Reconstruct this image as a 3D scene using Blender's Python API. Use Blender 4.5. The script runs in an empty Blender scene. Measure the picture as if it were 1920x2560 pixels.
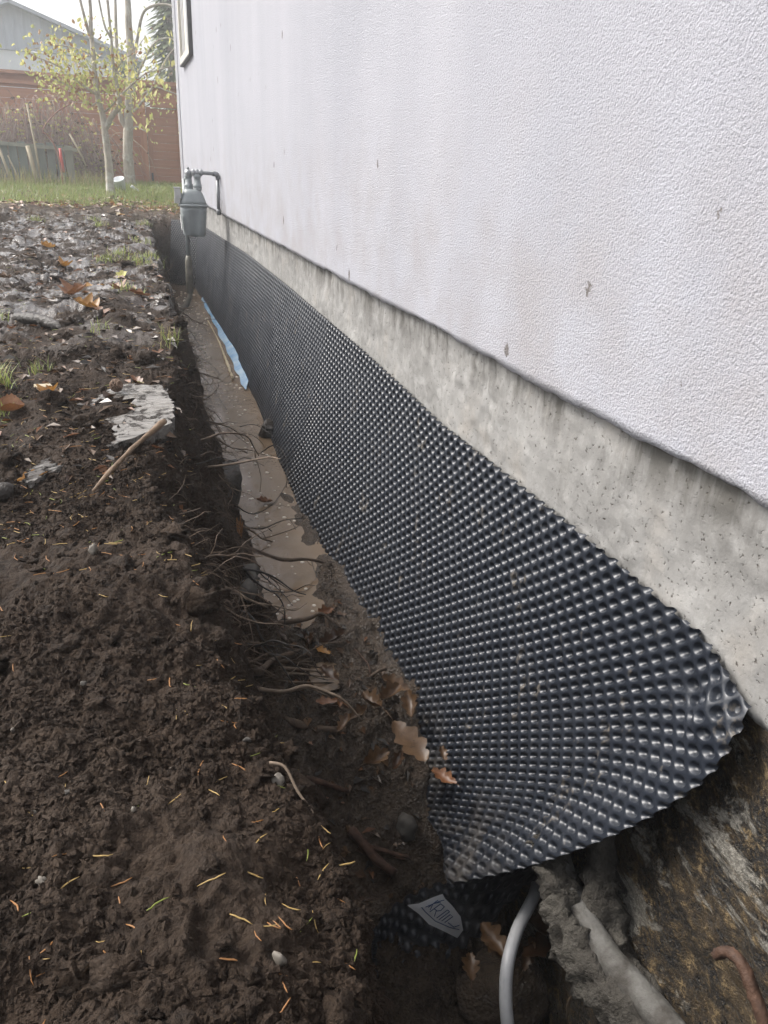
import bpy, math, random
import numpy as np
from mathutils import Vector, Matrix, Quaternion
from mathutils.bvhtree import BVHTree

random.seed(7); rng = np.random.default_rng(11)
scene = bpy.context.scene
COL = scene.collection

# ------------------------------------------------------------------ camera
cam_d = bpy.data.cameras.new("camera"); cam = bpy.data.objects.new("camera", cam_d); COL.objects.link(cam)
cam_d.sensor_fit = 'VERTICAL'; cam_d.sensor_height = 24.0; cam_d.sensor_width = 18.0
cam_d.lens = 1923.0 / 2560.0 * 24.0
cam_d.clip_start = 0.02; cam_d.clip_end = 600.0
RC = Matrix(((0.95202, 0.08390, -0.29432), (-0.30086, 0.39965, -0.86587), (0.04496, 0.91282, 0.40586)))
RC = RC.to_quaternion().normalized().to_matrix()
cam.matrix_world = Matrix.Translation((-0.6, 0.0, 0.5)) @ RC.to_4x4()
scene.camera = cam

# ------------------------------------------------------------------ sky, sun, exposure
SUN_EL, SUN_AZ = math.radians(46), math.radians(-58)      # azimuth from +y, negative = towards -x
world = bpy.data.worlds.new("World"); scene.world = world; world.use_nodes = True
wn = world.node_tree; wn.nodes.clear()
sky = wn.nodes.new('ShaderNodeTexSky'); sky.sky_type = 'NISHITA'; sky.sun_disc = False
sky.sun_elevation = SUN_EL; sky.sun_rotation = SUN_AZ; sky.dust_density = 5.0; sky.air_density = 1.0; sky.ozone_density = 1.0
hs = wn.nodes.new('ShaderNodeHueSaturation'); hs.inputs['Saturation'].default_value = 0.30
bg = wn.nodes.new('ShaderNodeBackground'); bg.inputs['Strength'].default_value = 0.15
wo = wn.nodes.new('ShaderNodeOutputWorld')
wn.links.new(sky.outputs[0], hs.inputs['Color']); wn.links.new(hs.outputs[0], bg.inputs['Color']); wn.links.new(bg.outputs[0], wo.inputs['Surface'])
sd = bpy.data.lights.new("sun", 'SUN'); sd.energy = 1.4; sd.angle = math.radians(22); sd.color = (1.0, 0.95, 0.88)
sun = bpy.data.objects.new("sun", sd); COL.objects.link(sun)
sdir = Vector((math.sin(SUN_AZ) * math.cos(SUN_EL), math.cos(SUN_AZ) * math.cos(SUN_EL), math.sin(SUN_EL)))
sun.rotation_euler = sdir.to_track_quat('Z', 'Y').to_euler()
vs = scene.view_settings; vs.view_transform = 'Standard'; vs.look = 'None'; vs.exposure = 1.15; vs.gamma = 1.0; vs.use_curve_mapping = False
scene.cycles.max_bounces = 6; scene.cycles.use_denoising = True

# ------------------------------------------------------------------ helpers
def interp(x, xs, ys): return np.interp(x, xs, ys)
def sstep(a, b, x):
    t = np.clip((np.asarray(x, float) - a) / (b - a), 0, 1); return t * t * (3 - 2 * t)

def _hash(ix, iy, iz, seed):
    h = (ix.astype(np.uint32) * np.uint32(73856093)) ^ (iy.astype(np.uint32) * np.uint32(19349663)) ^ (iz.astype(np.uint32) * np.uint32(83492791)) ^ np.uint32((seed * 2654435761) & 0xffffffff)
    h ^= h >> np.uint32(15); h *= np.uint32(2246822519); h ^= h >> np.uint32(13); h *= np.uint32(3266489917); h ^= h >> np.uint32(16)
    return h.astype(np.float64) / 4294967295.0 * 2 - 1

def vnoise(x, y, z, seed=0):
    x = np.asarray(x, float); y = np.broadcast_to(y, x.shape); z = np.broadcast_to(z, x.shape)
    fx, fy, fz = np.floor(x), np.floor(y), np.floor(z)
    ix, iy, iz = fx.astype(np.int64), fy.astype(np.int64), fz.astype(np.int64)
    u, v, w = x - fx, y - fy, z - fz
    u = u * u * u * (u * (u * 6 - 15) + 10); v = v * v * v * (v * (v * 6 - 15) + 10); w = w * w * w * (w * (w * 6 - 15) + 10)
    r = 0
    for a in (0, 1):
        for b in (0, 1):
            for c in (0, 1):
                r = r + _hash(ix + a, iy + b, iz + c, seed) * (u if a else 1 - u) * (v if b else 1 - v) * (w if c else 1 - w)
    return r

def fbm(x, y, z, oct=4, seed=0, gain=0.5):
    r = 0; a = 1; f = 1
    for i in range(oct):
        r = r + a * vnoise(x * f + i * 17.3, y * f + i * 9.1, z * f + i * 5.7, seed + i); a *= gain; f *= 2.03
    return r

class MB:
    """collects geometry for one mesh"""
    def __init__(s): s.v = []; s.f = []; s.m = []; s.mi = 0
    def add(s, verts, faces):
        o = len(s.v); s.v.extend([tuple(p) for p in verts]); s.f.extend([tuple(i + o for i in q) for q in faces]); s.m.extend([s.mi] * len(faces))
    def box(s, c, size, rot=None):
        hx, hy, hz = size[0] / 2, size[1] / 2, size[2] / 2
        vv = [Vector((a * hx, b * hy, d * hz)) for a in (-1, 1) for b in (-1, 1) for d in (-1, 1)]
        if rot is not None: vv = [rot @ p for p in vv]
        c = Vector(c)
        s.add([c + p for p in vv], [(0, 1, 3, 2), (4, 6, 7, 5), (0, 4, 5, 1), (2, 3, 7, 6), (0, 2, 6, 4), (1, 5, 7, 3)])
    def tube(s, pts, radii, n=6, cap=True, jit=0.0, rnd=None):
        pts = [Vector(p) for p in pts]
        if not hasattr(radii, '__len__'): radii = [radii] * len(pts)
        t0 = (pts[1] - pts[0]).normalized(); up = Vector((0, 0, 1)) if abs(t0.z) < .9 else Vector((1, 0, 0))
        nrm = t0.cross(up).normalized(); vv = []
        for i, p in enumerate(pts):
            t = (pts[min(i + 1, len(pts) - 1)] - pts[max(i - 1, 0)])
            t = t.normalized() if t.length > 1e-9 else t0
            nrm = (nrm - t * nrm.dot(t)); nrm = nrm.normalized() if nrm.length > 1e-6 else t.orthogonal().normalized()
            bi = t.cross(nrm)
            for k in range(n):
                a = 2 * math.pi * k / n; r = radii[i] * (1 + (jit * (random.random() * 2 - 1) if jit else 0))
                vv.append(p + nrm * (math.cos(a) * r) + bi * (math.sin(a) * r))
        ff = []
        for i in range(len(pts) - 1):
            for k in range(n):
                k2 = (k + 1) % n; ff.append((i * n + k, i * n + k2, (i + 1) * n + k2, (i + 1) * n + k))
        if cap: ff.append(tuple(reversed(range(n)))); ff.append(tuple(range((len(pts) - 1) * n, len(pts) * n)))
        s.add(vv, ff)
    def loft(s, rings, cap=True):
        n = len(rings[0]); vv = [p for r in rings for p in r]; ff = []
        for i in range(len(rings) - 1):
            for k in range(n):
                k2 = (k + 1) % n; ff.append((i * n + k, i * n + k2, (i + 1) * n + k2, (i + 1) * n + k))
        if cap: ff.append(tuple(reversed(range(n)))); ff.append(tuple(range((len(rings) - 1) * n, len(rings) * n)))
        s.add(vv, ff)
    def lathe(s, c, prof, n=14, axis='z'):
        rings = []
        for r, h in prof:
            ring = []
            for k in range(n):
                a = 2 * math.pi * k / n; p = (math.cos(a) * r, math.sin(a) * r, h)
                if axis == 'x': p = (p[2], p[0], p[1])
                if axis == 'y': p = (p[0], p[2], p[1])
                ring.append((c[0] + p[0], c[1] + p[1], c[2] + p[2]))
            rings.append(ring)
        s.loft(rings)
    def build(s, name, mat, parent=None, smooth=True, loc=None):
        me = bpy.data.meshes.new(name); me.from_pydata(s.v, [], s.f)
        mats = mat if isinstance(mat, (list, tuple)) else [mat]
        for m in mats: me.materials.append(m)
        if len(mats) > 1: me.polygons.foreach_set('material_index', np.array(s.m, dtype=np.int32))
        me.polygons.foreach_set('use_smooth', np.full(len(me.polygons), smooth)); me.update()
        o = bpy.data.objects.new(name, me); COL.objects.link(o)
        if parent is not None:
            o.parent = parent; o.matrix_parent_inverse = Matrix.Translation(-parent.location) if parent.parent is None else Matrix()
        if loc is not None: o.location = loc
        return o

def np_mesh(name, V, F, mats, parent=None, smooth=True, mi=None):
    V = np.asarray(V, np.float32); F = np.asarray(F, np.int32); k = F.shape[1]
    me = bpy.data.meshes.new(name); me.vertices.add(len(V)); me.vertices.foreach_set('co', V.ravel())
    me.loops.add(F.size); me.loops.foreach_set('vertex_index', F.ravel())
    me.polygons.add(len(F)); me.polygons.foreach_set('loop_start', np.arange(len(F), dtype=np.int32) * k)
    for m in (mats if isinstance(mats, (list, tuple)) else [mats]): me.materials.append(m)
    if mi is not None: me.polygons.foreach_set('material_index', np.asarray(mi, np.int32))
    me.polygons.foreach_set('use_smooth', np.full(len(F), smooth)); me.update(calc_edges=True)
    o = bpy.data.objects.new(name, me); COL.objects.link(o)
    if parent is not None: o.parent = parent; o.matrix_parent_inverse = Matrix.Translation(-parent.location) if parent.parent is None else Matrix()
    return o

def tag(o, label=None, cat=None, group=None, kind=None):
    if label: o['label'] = label
    if cat: o['category'] = cat
    if group: o['group'] = group
    if kind: o['kind'] = kind
    return o
def empty(name, loc): 
    o = bpy.data.objects.new(name, None); COL.objects.link(o); o.location = loc; o.empty_display_size = .05
    return o

def curve_pts(ctrl, n):
    """Catmull-Rom through control points, n samples per span"""
    c = [Vector(p) for p in ctrl]; c = [c[0] * 2 - c[1]] + c + [c[-1] * 2 - c[-2]]; out = []
    for i in range(1, len(c) - 2):
        for k in range(n):
            t = k / n; a, b, d, e = c[i - 1], c[i], c[i + 1], c[i + 2]
            out.append(.5 * ((2 * b) + (d - a) * t + (2 * a - 5 * b + 4 * d - e) * t * t + (3 * b - a - 3 * d + e) * t ** 3))
    out.append(c[-2]); return out

# ------------------------------------------------------------------ materials
class NM:
    def __init__(s, name):
        s.mat = bpy.data.materials.new(name); s.mat.use_nodes = True; s.t = s.mat.node_tree; s.t.nodes.clear()
        s.out = s.t.nodes.new('ShaderNodeOutputMaterial'); s.b = s.t.nodes.new('ShaderNodeBsdfPrincipled'); s.t.links.new(s.b.outputs[0], s.out.inputs[0])
        g = s.t.nodes.new('ShaderNodeNewGeometry'); s.P = g.outputs['Position']; s.N = g.outputs['Normal']
        s.O = s.t.nodes.new('ShaderNodeTexCoord').outputs['Object']
    def link(s, a, b): s.t.links.new(a, b)
    def set(s, k, v):
        i = s.b.inputs[k]
        if hasattr(v, 'is_output'): s.link(v, i)
        else: i.default_value = v
    def inp(s, n, k, v):
        if v is None: return
        if hasattr(v, 'is_output'): s.link(v, n.inputs[k])
        else: n.inputs[k].default_value = v
    def map(s, v, scale=(1, 1, 1), loc=(0, 0, 0), rot=(0, 0, 0)):
        n = s.t.nodes.new('ShaderNodeMapping'); s.link(v, n.inputs[0]); n.inputs['Scale'].default_value = scale; n.inputs['Location'].default_value = loc; n.inputs['Rotation'].default_value = rot
        return n.outputs[0]
    def noise(s, v, scale, detail=4, rough=.5, dist=0.0):
        n = s.t.nodes.new('ShaderNodeTexNoise'); s.link(v, n.inputs['Vector']); n.inputs['Scale'].default_value = scale; n.inputs['Detail'].default_value = detail
        n.inputs['Roughness'].default_value = rough; n.inputs['Distortion'].default_value = dist; return n.outputs[0]
    def voro(s, v, scale, feature='F1', out=0, rand=1.0):
        n = s.t.nodes.new('ShaderNodeTexVoronoi'); n.feature = feature; s.link(v, n.inputs['Vector']); n.inputs['Scale'].default_value = scale
        n.inputs['Randomness'].default_value = rand; return n.outputs[out]
    def ramp(s, f, stops):
        n = s.t.nodes.new('ShaderNodeValToRGB'); s.link(f, n.inputs[0]); el = n.color_ramp.elements
        while len(el) > len(stops): el.remove(el[-1])
        while len(el) < len(stops): el.new(1)
        for e, (p, c) in zip(el, stops):
            e.position = p; e.color = (c, c, c, 1) if not hasattr(c, '__len__') else (*c, 1)
        return n.outputs[0]
    def mix(s, f, a, b, mode='MIX'):
        n = s.t.nodes.new('ShaderNodeMix'); n.data_type = 'RGBA'; n.blend_type = mode
        s.inp(n, 0, f)
        for k, v in ((6, a), (7, b)):
            if hasattr(v, 'is_output'): s.link(v, n.inputs[k])
            else: n.inputs[k].default_value = (*v, 1) if hasattr(v, '__len__') else (v, v, v, 1)
        return n.outputs[2]
    def math(s, op, a, b=None, clamp=False):
        n = s.t.nodes.new('ShaderNodeMath'); n.operation = op; n.use_clamp = clamp; s.inp(n, 0, a); s.inp(n, 1, b); return n.outputs[0]
    def sep(s, v):
        n = s.t.nodes.new('ShaderNodeSeparateXYZ'); s.link(v, n.inputs[0]); return n.outputs
    def mrange(s, v, a, b, c=0., d=1.):
        n = s.t.nodes.new('ShaderNodeMapRange'); n.interpolation_type = 'SMOOTHSTEP'; s.link(v, n.inputs[0])
        for k, x in zip((1, 2, 3, 4), (a, b, c, d)): n.inputs[k].default_value = x
        return n.outputs[0]
    def bump(s, h, strength=.5, dist=.01, prev=None):
        n = s.t.nodes.new('ShaderNodeBump'); n.inputs['Strength'].default_value = strength; n.inputs['Distance'].default_value = dist; s.link(h, n.inputs['Height'])
        if prev is not None: s.link(prev, n.inputs['Normal'])
        s.link(n.outputs[0], s.b.inputs['Normal']); return n.outputs[0]
    def rnd(s): return s.t.nodes.new('ShaderNodeObjectInfo').outputs['Random']

def simple(name, c1, c2=None, scale=8, rough=.7, bump=0.0, bscale=40, metal=0.0, spec=.5, bdist=.003, obj=True, stretch=(1, 1, 1)):
    m = NM(name); P = m.map(m.O if obj else m.P, stretch)
    c2 = c2 or tuple(min(1, x * 1.5) for x in c1)
    n = m.noise(P, scale, 5, .6); m.set('Base Color', m.mix(m.ramp(n, [(.3, 0.), (.7, 1.)]), c1, c2))
    m.set('Roughness', rough); m.set('Metallic', metal); m.set('Specular IOR Level', spec)
    if bump: m.bump(m.noise(P, bscale, 4, .6), bump, bdist)
    return m.mat

def m_soil():
    m = NM('soil'); P = m.P; x, y, z = m.sep(P)
    big = m.noise(P, 3.2, 4, .55); mid = m.noise(P, 22, 5, .65); fine = m.noise(P, 120, 5, .7); vf = m.noise(P, 420, 3, .7)
    c = m.mix(m.ramp(mid, [(.32, 0.), (.68, 1.)]), (.0115, .0074, .0052), (.045, .0300, .0205))
    c = m.mix(m.ramp(fine, [(.42, 0.), (.62, .55)]), c, (.060, .042, .0295))
    c = m.mix(m.ramp(big, [(.48, 0.), (.66, .5)]), c, (.068, .050, .0375))
    # warm humus in the cut bank, grey silty ditch floor lightened to offset its shade
    cut = m.math('MULTIPLY', m.mrange(z, -.38, -.1), m.mrange(z, -.03, -.12, 0, 1))
    c = m.mix(m.math('MULTIPLY', cut, .45), c, (.032, .0195, .0120))
    silt_lift = m.math('MULTIPLY', m.mrange(z, -.38, -.45), m.ramp(mid, [(.30, .25), (.58, .95)]))
    c = m.mix(silt_lift, c, (.092, .068, .049))
    # rotted thatch and leaf mould towards the garden
    th = m.math('MULTIPLY', m.mrange(y, 6.5, 9.), m.ramp(m.noise(P, 14, 5, .7), [(.35, 0.), (.6, 1.)]))
    c = m.mix(m.math('MULTIPLY', th, .8), c, (.10, .07, .036))
    far = m.mrange(y, 8.9, 9.9); c = m.mix(far, c, m.mix(m.ramp(mid, [(.3, 0.), (.7, 1.)]), (.03, .045, .012), (.065, .09, .02)))
    m.set('Base Color', c)
    # trampled wet mud has a shine
    wetn = m.noise(P, 5.5, 5, .62); wet = m.math('MULTIPLY', m.ramp(wetn, [(.485, 0.), (.535, 1.)]), m.math('MULTIPLY', m.mrange(y, 1.9, 3.), m.mrange(y, 8.5, 7.3)))
    wet = m.math('MULTIPLY', wet, m.mrange(z, -.07, -.02))
    ditch = m.mrange(z, -.43, -.455)
    near = m.ramp(m.noise(P, 60, 4, .6), [(.3, .62), (.7, .92)])
    r = m.mix(wet, near, .07); r = m.mix(m.math('MULTIPLY', ditch, .85), r, .14); m.set('Roughness', r)
    m.set('Specular IOR Level', m.mix(m.math('MAXIMUM', wet, ditch), .16, .6))
    h = m.math('ADD', m.math('MULTIPLY', fine, 1.0), m.math('MULTIPLY', vf, .5)); h = m.math('ADD', h, m.math('MULTIPLY', m.voro(P, 170, 'F1'), -.6))
    m.bump(h, 1.0, .008)
    bn = [n for n in m.t.nodes if n.bl_idname == 'ShaderNodeBump'][0]; m.link(m.math('SUBTRACT', 1.0, m.math('MULTIPLY', wet, .6)), bn.inputs['Strength'])
    return m.mat

def m_stucco():
    m = NM('stucco'); P = m.P; x, y, z = m.sep(P)
    st = m.map(P, (1, 1, .12)); streak = m.noise(st, 3.2, 5, .6); bigs = m.noise(P, 1.6, 4, .5); grain = m.noise(P, 480, 2, .6); g2 = m.noise(P, 290, 3, .62)
    c = m.mix(m.ramp(streak, [(.35, 0.), (.7, 1.)]), (.352, .356, .392), (.398, .400, .436))
    c = m.mix(m.ramp(bigs, [(.5, 0.), (.75, .45)]), c, (.330, .338, .375))
    low = m.math('MULTIPLY', m.mrange(z, .75, .2), m.ramp(m.noise(P, 7, 5, .6), [(.40, 0.), (.66, .75)])); c = m.mix(low, c, (.315, .30, .305))
    c = m.mix(m.ramp(g2, [(.34, .45), (.46, 0.)]), c, (.235, .235, .26))
    # chips and pock marks
    cx_ = m.t.nodes.new('ShaderNodeCombineXYZ'); m.link(y, cx_.inputs[0]); m.link(m.math('MULTIPLY', z, .62), cx_.inputs[1])
    vn = m.t.nodes.new('ShaderNodeTexVoronoi'); vn.voronoi_dimensions = '2D'; vn.inputs['Scale'].default_value = 5.2; m.link(cx_.outputs[0], vn.inputs['Vector']); rr = m.sep(vn.outputs['Color'])
    v = m.math('ADD', vn.outputs['Distance'], m.math('MULTIPLY', m.math('SUBTRACT', m.noise(P, 130, 5, .8), .5), .16)); sp = m.math('LESS_THAN', v, m.math('MULTIPLY', m.math('POWER', rr[0], 3.0), .050))
    c = m.mix(m.math('MULTIPLY', sp, .85), c, (.12, .105, .095))
    m.set('Base Color', c); m.set('Roughness', .9); m.set('Specular IOR Level', .25)
    h = m.math('ADD', m.math('MULTIPLY', g2, 1.5), m.math('MULTIPLY', grain, .55)); h = m.math('SUBTRACT', h, m.math('MULTIPLY', sp, .5)); m.bump(h, .75, .0028)
    return m.mat

def m_concrete():
    m = NM('foundation_concrete'); P = m.P; x, y, z = m.sep(P)
    a = m.noise(P, 4.5, 6, .65); b = m.noise(P, 18, 6, .7); pit = m.noise(P, 150, 3, .6)
    c = m.mix(m.ramp(a, [(.35, 0.), (.65, 1.)]), (.190, .186, .178), (.275, .270, .260)); c = m.mix(m.ramp(b, [(.50, 0.), (.62, .38)]), c, (.35, .347, .338))
    c = m.mix(m.ramp(m.noise(P, 9, 4, .6), [(.55, 0.), (.7, .45)]), c, (.225, .20, .17))
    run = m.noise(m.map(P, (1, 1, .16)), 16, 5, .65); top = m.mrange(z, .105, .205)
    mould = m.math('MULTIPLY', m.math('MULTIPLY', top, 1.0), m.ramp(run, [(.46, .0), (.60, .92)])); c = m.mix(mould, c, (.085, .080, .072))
    vs_ = m.noise(m.map(P, (1, 1, .10)), 34, 4, .6); c = m.mix(m.ramp(vs_, [(.58, 0.), (.70, .3)]), c, (.15, .142, .128))
    c = m.mix(m.ramp(pit, [(.31, .9), (.37, 0.)]), c, (.08, .07, .06))
    m.set('Base Color', c); m.set('Roughness', .88); m.set('Specular IOR Level', .3)
    m.bump(m.math('ADD', m.ramp(pit, [(.25, 0.), (.4, 1.)]), m.math('MULTIPLY', m.noise(P, 60, 5, .65), .8)), .55, .004)
    return m.mat

def m_tar():
    m = NM('tarred_concrete'); S = m.map(m.P, (1, .85, 1.05), rot=(.6, 0, 0))
    a = m.noise(S, 7, 5, .6); b = m.noise(S, 38, 6, .7); d = m.noise(S, 190, 4, .75); e = m.noise(S, 420, 3, .7)
    c = m.mix(m.ramp(m.math('ADD', m.math('MULTIPLY', a, .5), m.math('MULTIPLY', b, .5)), [(.47, 0.), (.55, 1.)]), (.006, .0052, .005), (.050, .033, .016))
    c = m.mix(m.ramp(d, [(.52, 0.), (.60, .75)]), c, (.105, .072, .034))
    c = m.mix(m.math('MULTIPLY', m.ramp(b, [(.54, 0.), (.62, 1.)]), m.ramp(d, [(.44, 0.), (.54, 1.)])), c, (.21, .15, .075))
    g = m.noise(m.map(m.P, (1, .7, 1), (3.1, 1.3, 2.2), rot=(.75, 0, 0)), 7.5, 6, .75, .4)
    c = m.mix(m.ramp(g, [(.55, 0.), (.59, .9)]), c, m.mix(m.ramp(d, [(.4, 0.), (.6, 1.)]), (.14, .13, .11), (.30, .285, .25)))
    c = m.mix(m.ramp(e, [(.64, 0.), (.70, .9)]), c, (.26, .22, .16))
    m.set('Base Color', c); m.set('Roughness', m.ramp(b, [(.4, .22), (.6, .75)]))
    m.bump(m.math('ADD', m.math('MULTIPLY', b, 1.2), m.math('ADD', d, m.math('MULTIPLY', e, .5))), 1.0, .006)
    return m.mat

def m_plastic(dirty=1.0, base=(.015, .0185, .026)):
    m = NM('black_dimpled_plastic'); P = m.P; x, y, z = m.sep(P)
    n = m.noise(P, 11, 6, .72, .6); sm = m.noise(m.map(P, (1, 1, .35), rot=(.35, 0, 0)), 16, 6, .75, .5)
    dirt = m.math('MULTIPLY', m.ramp(sm, [(.59, 0.), (.67, .75)]), m.ramp(m.noise(P, 90, 4, .7), [(.40, 0.), (.56, 1.)]))
    low = m.math('MULTIPLY', m.mrange(z, -.42, -.58), m.ramp(n, [(.46, 0.), (.64, .5)])); dirt = m.math('MAXIMUM', dirt, m.math('MULTIPLY', low, .8))
    dirt = m.math('MULTIPLY', dirt, dirty)
    m.set('Base Color', m.mix(dirt, base, (.16, .135, .105))); m.set('Roughness', m.mix(dirt, m.ramp(n, [(.3, .32), (.7, .48)]), .85)); m.set('Specular IOR Level', .62)
    m.bump(m.noise(P, 260, 3, .5), .06, .001)
    return m.mat

def m_water():
    m = NM('muddy_water'); P = m.P
    n = m.noise(P, 6, 4, .6); m.set('Base Color', m.mix(m.ramp(n, [(.3, 0.), (.7, 1.)]), (.155, .108, .069), (.182, .130, .085)))
    m.set('Roughness', .035); m.set('Specular IOR Level', .5); m.set('IOR', 1.5)
    w = m.noise(m.map(P, (1, .6, 1)), 38, 2, .5, .4); w2 = m.noise(m.map(P, (.6, 1.4, 1)), 105, 2, .5, .3)
    msk = m.ramp(m.noise(P, 4, 2, .5), [(.38, .15), (.62, 1.)])
    m.bump(m.math('MULTIPLY', m.math('ADD', w, m.math('MULTIPLY', w2, .55)), msk), .55, .005)
    return m.mat

def m_wood(name, dark, light, rough=.6, axis='x', scale=1.0, bump=.5):
    m = NM(name); st = {'x': (.06, 1, 1), 'y': (1, .06, 1), 'z': (1, 1, .06)}[axis]
    P = m.map(m.O, st); g = m.noise(P, 60 * scale, 6, .7, .4); b = m.noise(m.O, 5 * scale, 4, .6); r = m.rnd()
    c = m.mix(m.ramp(g, [(.32, 0.), (.68, 1.)]), dark, light); c = m.mix(m.math('MULTIPLY', m.ramp(b, [(.45, 0.), (.7, 1.)]), .4), c, tuple(x * .55 for x in dark))
    c = m.mix(m.math('MULTIPLY', r, .35), c, tuple(x * .6 for x in light))
    m.set('Base Color', c); m.set('Roughness', rough); m.bump(g, bump, .003); return m.mat

def m_plank():
    m = NM('weathered_plank'); P = m.map(m.O, (.07, 1, 1), rot=(0, 0, -.23)); g = m.noise(P, 130, 5, .7, .3); cr = m.noise(P, 70, 3, .6, .6); d = m.noise(m.O, 42, 6, .72); d2 = m.noise(m.O, 9, 3, .5)
    c = m.mix(m.ramp(g, [(.3, 0.), (.7, 1.)]), (.12, .108, .095), (.27, .255, .235)); c = m.mix(m.ramp(cr, [(.30, .95), (.36, 0.)]), c, (.018, .014, .011))
    dm = m.ramp(m.math('ADD', d, m.math('MULTIPLY', d2, .45)), [(.76, 0.), (.82, 1.)]); c = m.mix(dm, c, (.018, .0125, .009)); m.set('Base Color', c)
    m.set('Roughness', m.mix(dm, m.ramp(g, [(.3, .10), (.7, .30)]), .85)); m.bump(m.math('ADD', m.math('MULTIPLY', m.ramp(cr, [(.28, 0.), (.42, 1.)]), 1.), m.math('ADD', m.math('MULTIPLY', g, .5), dm)), .9, .004); return m.mat

def m_leaf(name, c1, c2, rough=.5, trans=.25):
    m = NM(name); n = m.noise(m.O, 38, 5, .65, .3); r = m.rnd()
    c = m.mix(m.ramp(n, [(.35, 0.), (.65, 1.)]), c1, c2); c = m.mix(m.math('MULTIPLY', r, .4), c, tuple(x * .55 for x in c1))
    c = m.mix(m.ramp(m.noise(m.O, 120, 3, .6), [(.62, 0.), (.7, .8)]), c, tuple(x * .3 for x in c1))
    m.set('Base Color', c); m.set('Roughness', rough)
    t = m.t.nodes.new('ShaderNodeBsdfTranslucent'); m.link(c, t.inputs[0]); mx = m.t.nodes.new('ShaderNodeMixShader'); mx.inputs[0].default_value = trans
    m.link(m.b.outputs[0], mx.inputs[1]); m.link(t.outputs[0], mx.inputs[2]); m.link(mx.outputs[0], m.out.inputs[0])
    m.bump(m.noise(m.O, 160, 3, .6), .4, .001); return m.mat

def m_bark(name, c1, c2, c3):
    m = NM(name); P = m.map(m.O, (1, 1, .35)); a = m.noise(P, 22, 6, .7); l = m.noise(m.O, 9, 5, .7)
    c = m.mix(m.ramp(a, [(.35, 0.), (.65, 1.)]), c1, c2); c = m.mix(m.ramp(l, [(.52, 0.), (.64, .8)]), c, c3)
    m.set('Base Color', c); m.set('Roughness', .85); m.bump(a, .8, .01); return m.mat

M = {}
M['soil'] = m_soil(); M['stucco'] = m_stucco(); M['concrete'] = m_concrete(); M['tar'] = m_tar(); M['plastic'] = m_plastic(1.0); M['plastic_lifted'] = m_plastic(.35, (.032, .036, .043))  # second plastic copy: base colour raised to lift the shaded strip
M['water'] = m_water()
M['white_trim'] = simple('white_trim', (.62, .62, .64), (.70, .70, .72), 6, .55)
M['window_panel'] = simple('window_frame_paint', (.50, .48, .42), (.58, .56, .50), 6, .5)
M['dark_seal'] = simple('dark_seal', (.05, .05, .05), (.09, .09, .085), 20, .6)
M['glass'] = simple('window_glass', (.22, .24, .25), (.3, .32, .33), 3, .08)
M['meter'] = simple('grey_meter_paint', (.23, .255, .26), (.28, .305, .31), 14, .42, .12, 60)
M['galv'] = simple('galvanised_pipe', (.24, .25, .26), (.34, .35, .36), 22, .45, .15, 80, .35)
M['silver'] = simple('bare_aluminium', (.50, .50, .50), (.62, .62, .62), 20, .3, 0, 40, .8)
M['muddy_pipe'] = simple('muddy_pipe_sleeve', (.10, .095, .075), (.20, .185, .15), 30, .6, .4, 90)
M['paper'] = simple('white_sticker', (.62, .62, .62), (.72, .72, .72), 30, .5)
M['blue_print'] = simple('blue_print', (.03, .06, .14), (.05, .09, .2), 60, .5)
M['blue'] = simple('blue_plastic_film', (.055, .19, .38), (.30, .40, .48), 14, .25, .5, 50, obj=False)
M['conduit'] = simple('grey_conduit', (.36, .365, .375), (.44, .445, .45), 40, .4, .1, 90)
M['mortar'] = simple('mortar', (.024, .020, .016), (.10, .092, .078), 22, .95, 1.0, 160, bdist=.008)
M['pipe_grey'] = simple('grey_drain_pipe', (.040, .035, .029), (.15, .147, .138), 26, .8, .8, 140)
M['root'] = simple('root_bark', (.036, .024, .016), (.11, .074, .048), 45, .8, .6, 150, stretch=(1, 1, 1), obj=False)
M['root_pale'] = simple('pale_root_bark', (.09, .064, .044), (.20, .15, .108), 45, .8, .5, 150, obj=False)
M['root_dark'] = simple('dark_root_bark', (.008, .006, .0045), (.022, .016, .012), 45, .6, .5, 150, obj=False)
M['root_red'] = simple('reddish_root_bark', (.026, .013, .008), (.085, .042, .024), 55, .75, .7, 140, obj=False)
M['split_wood'] = simple('split_root_wood', (.13, .055, .016), (.24, .11, .032), 50, .7, .5, 150, obj=False)
M['plank'] = m_plank()
M['stick'] = m_wood('peeled_stick', (.085, .05, .026), (.20, .13, .075), .6, 'x', 1.5, .5)
M['log'] = simple('wet_log_bark', (.014, .011, .0085), (.038, .029, .022), 30, .5, .9, 60, bdist=.01, obj=False)
M['stone'] = simple('stone', (.035, .031, .027), (.085, .077, .067), 24, .8, .5, 90)
M['stone_pale'] = simple('pale_pebble', (.10, .088, .072), (.17, .152, .128), 40, .7, .3, 120)
M['oak'] = m_leaf('dead_oak_leaf', (.070, .038, .018), (.145, .084, .042), .42, .15)
M['oak_dark'] = m_leaf('wet_dead_leaf', (.04, .021, .011), (.085, .046, .024), .3, .1)
M['maple'] = m_leaf('orange_maple_leaf', (.30, .13, .028), (.42, .24, .06), .4, .25)
M['maple_brown'] = m_leaf('brown_maple_leaf', (.14, .055, .022), (.24, .115, .05), .4, .2)
M['yellow'] = m_leaf('yellow_leaf', (.70, .66, .20), (.80, .76, .32), .5, .45)
M['green_leaf'] = m_leaf('green_yellow_leaf', (.44, .48, .14), (.62, .62, .22), .5, .4)
M['dkgreen'] = m_leaf('conifer_foliage', (.15, .19, .10), (.24, .28, .14), .6, .2)
M['needle_o'] = simple('orange_needle', (.20, .085, .024), (.30, .145, .045), 60, .5)
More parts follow.
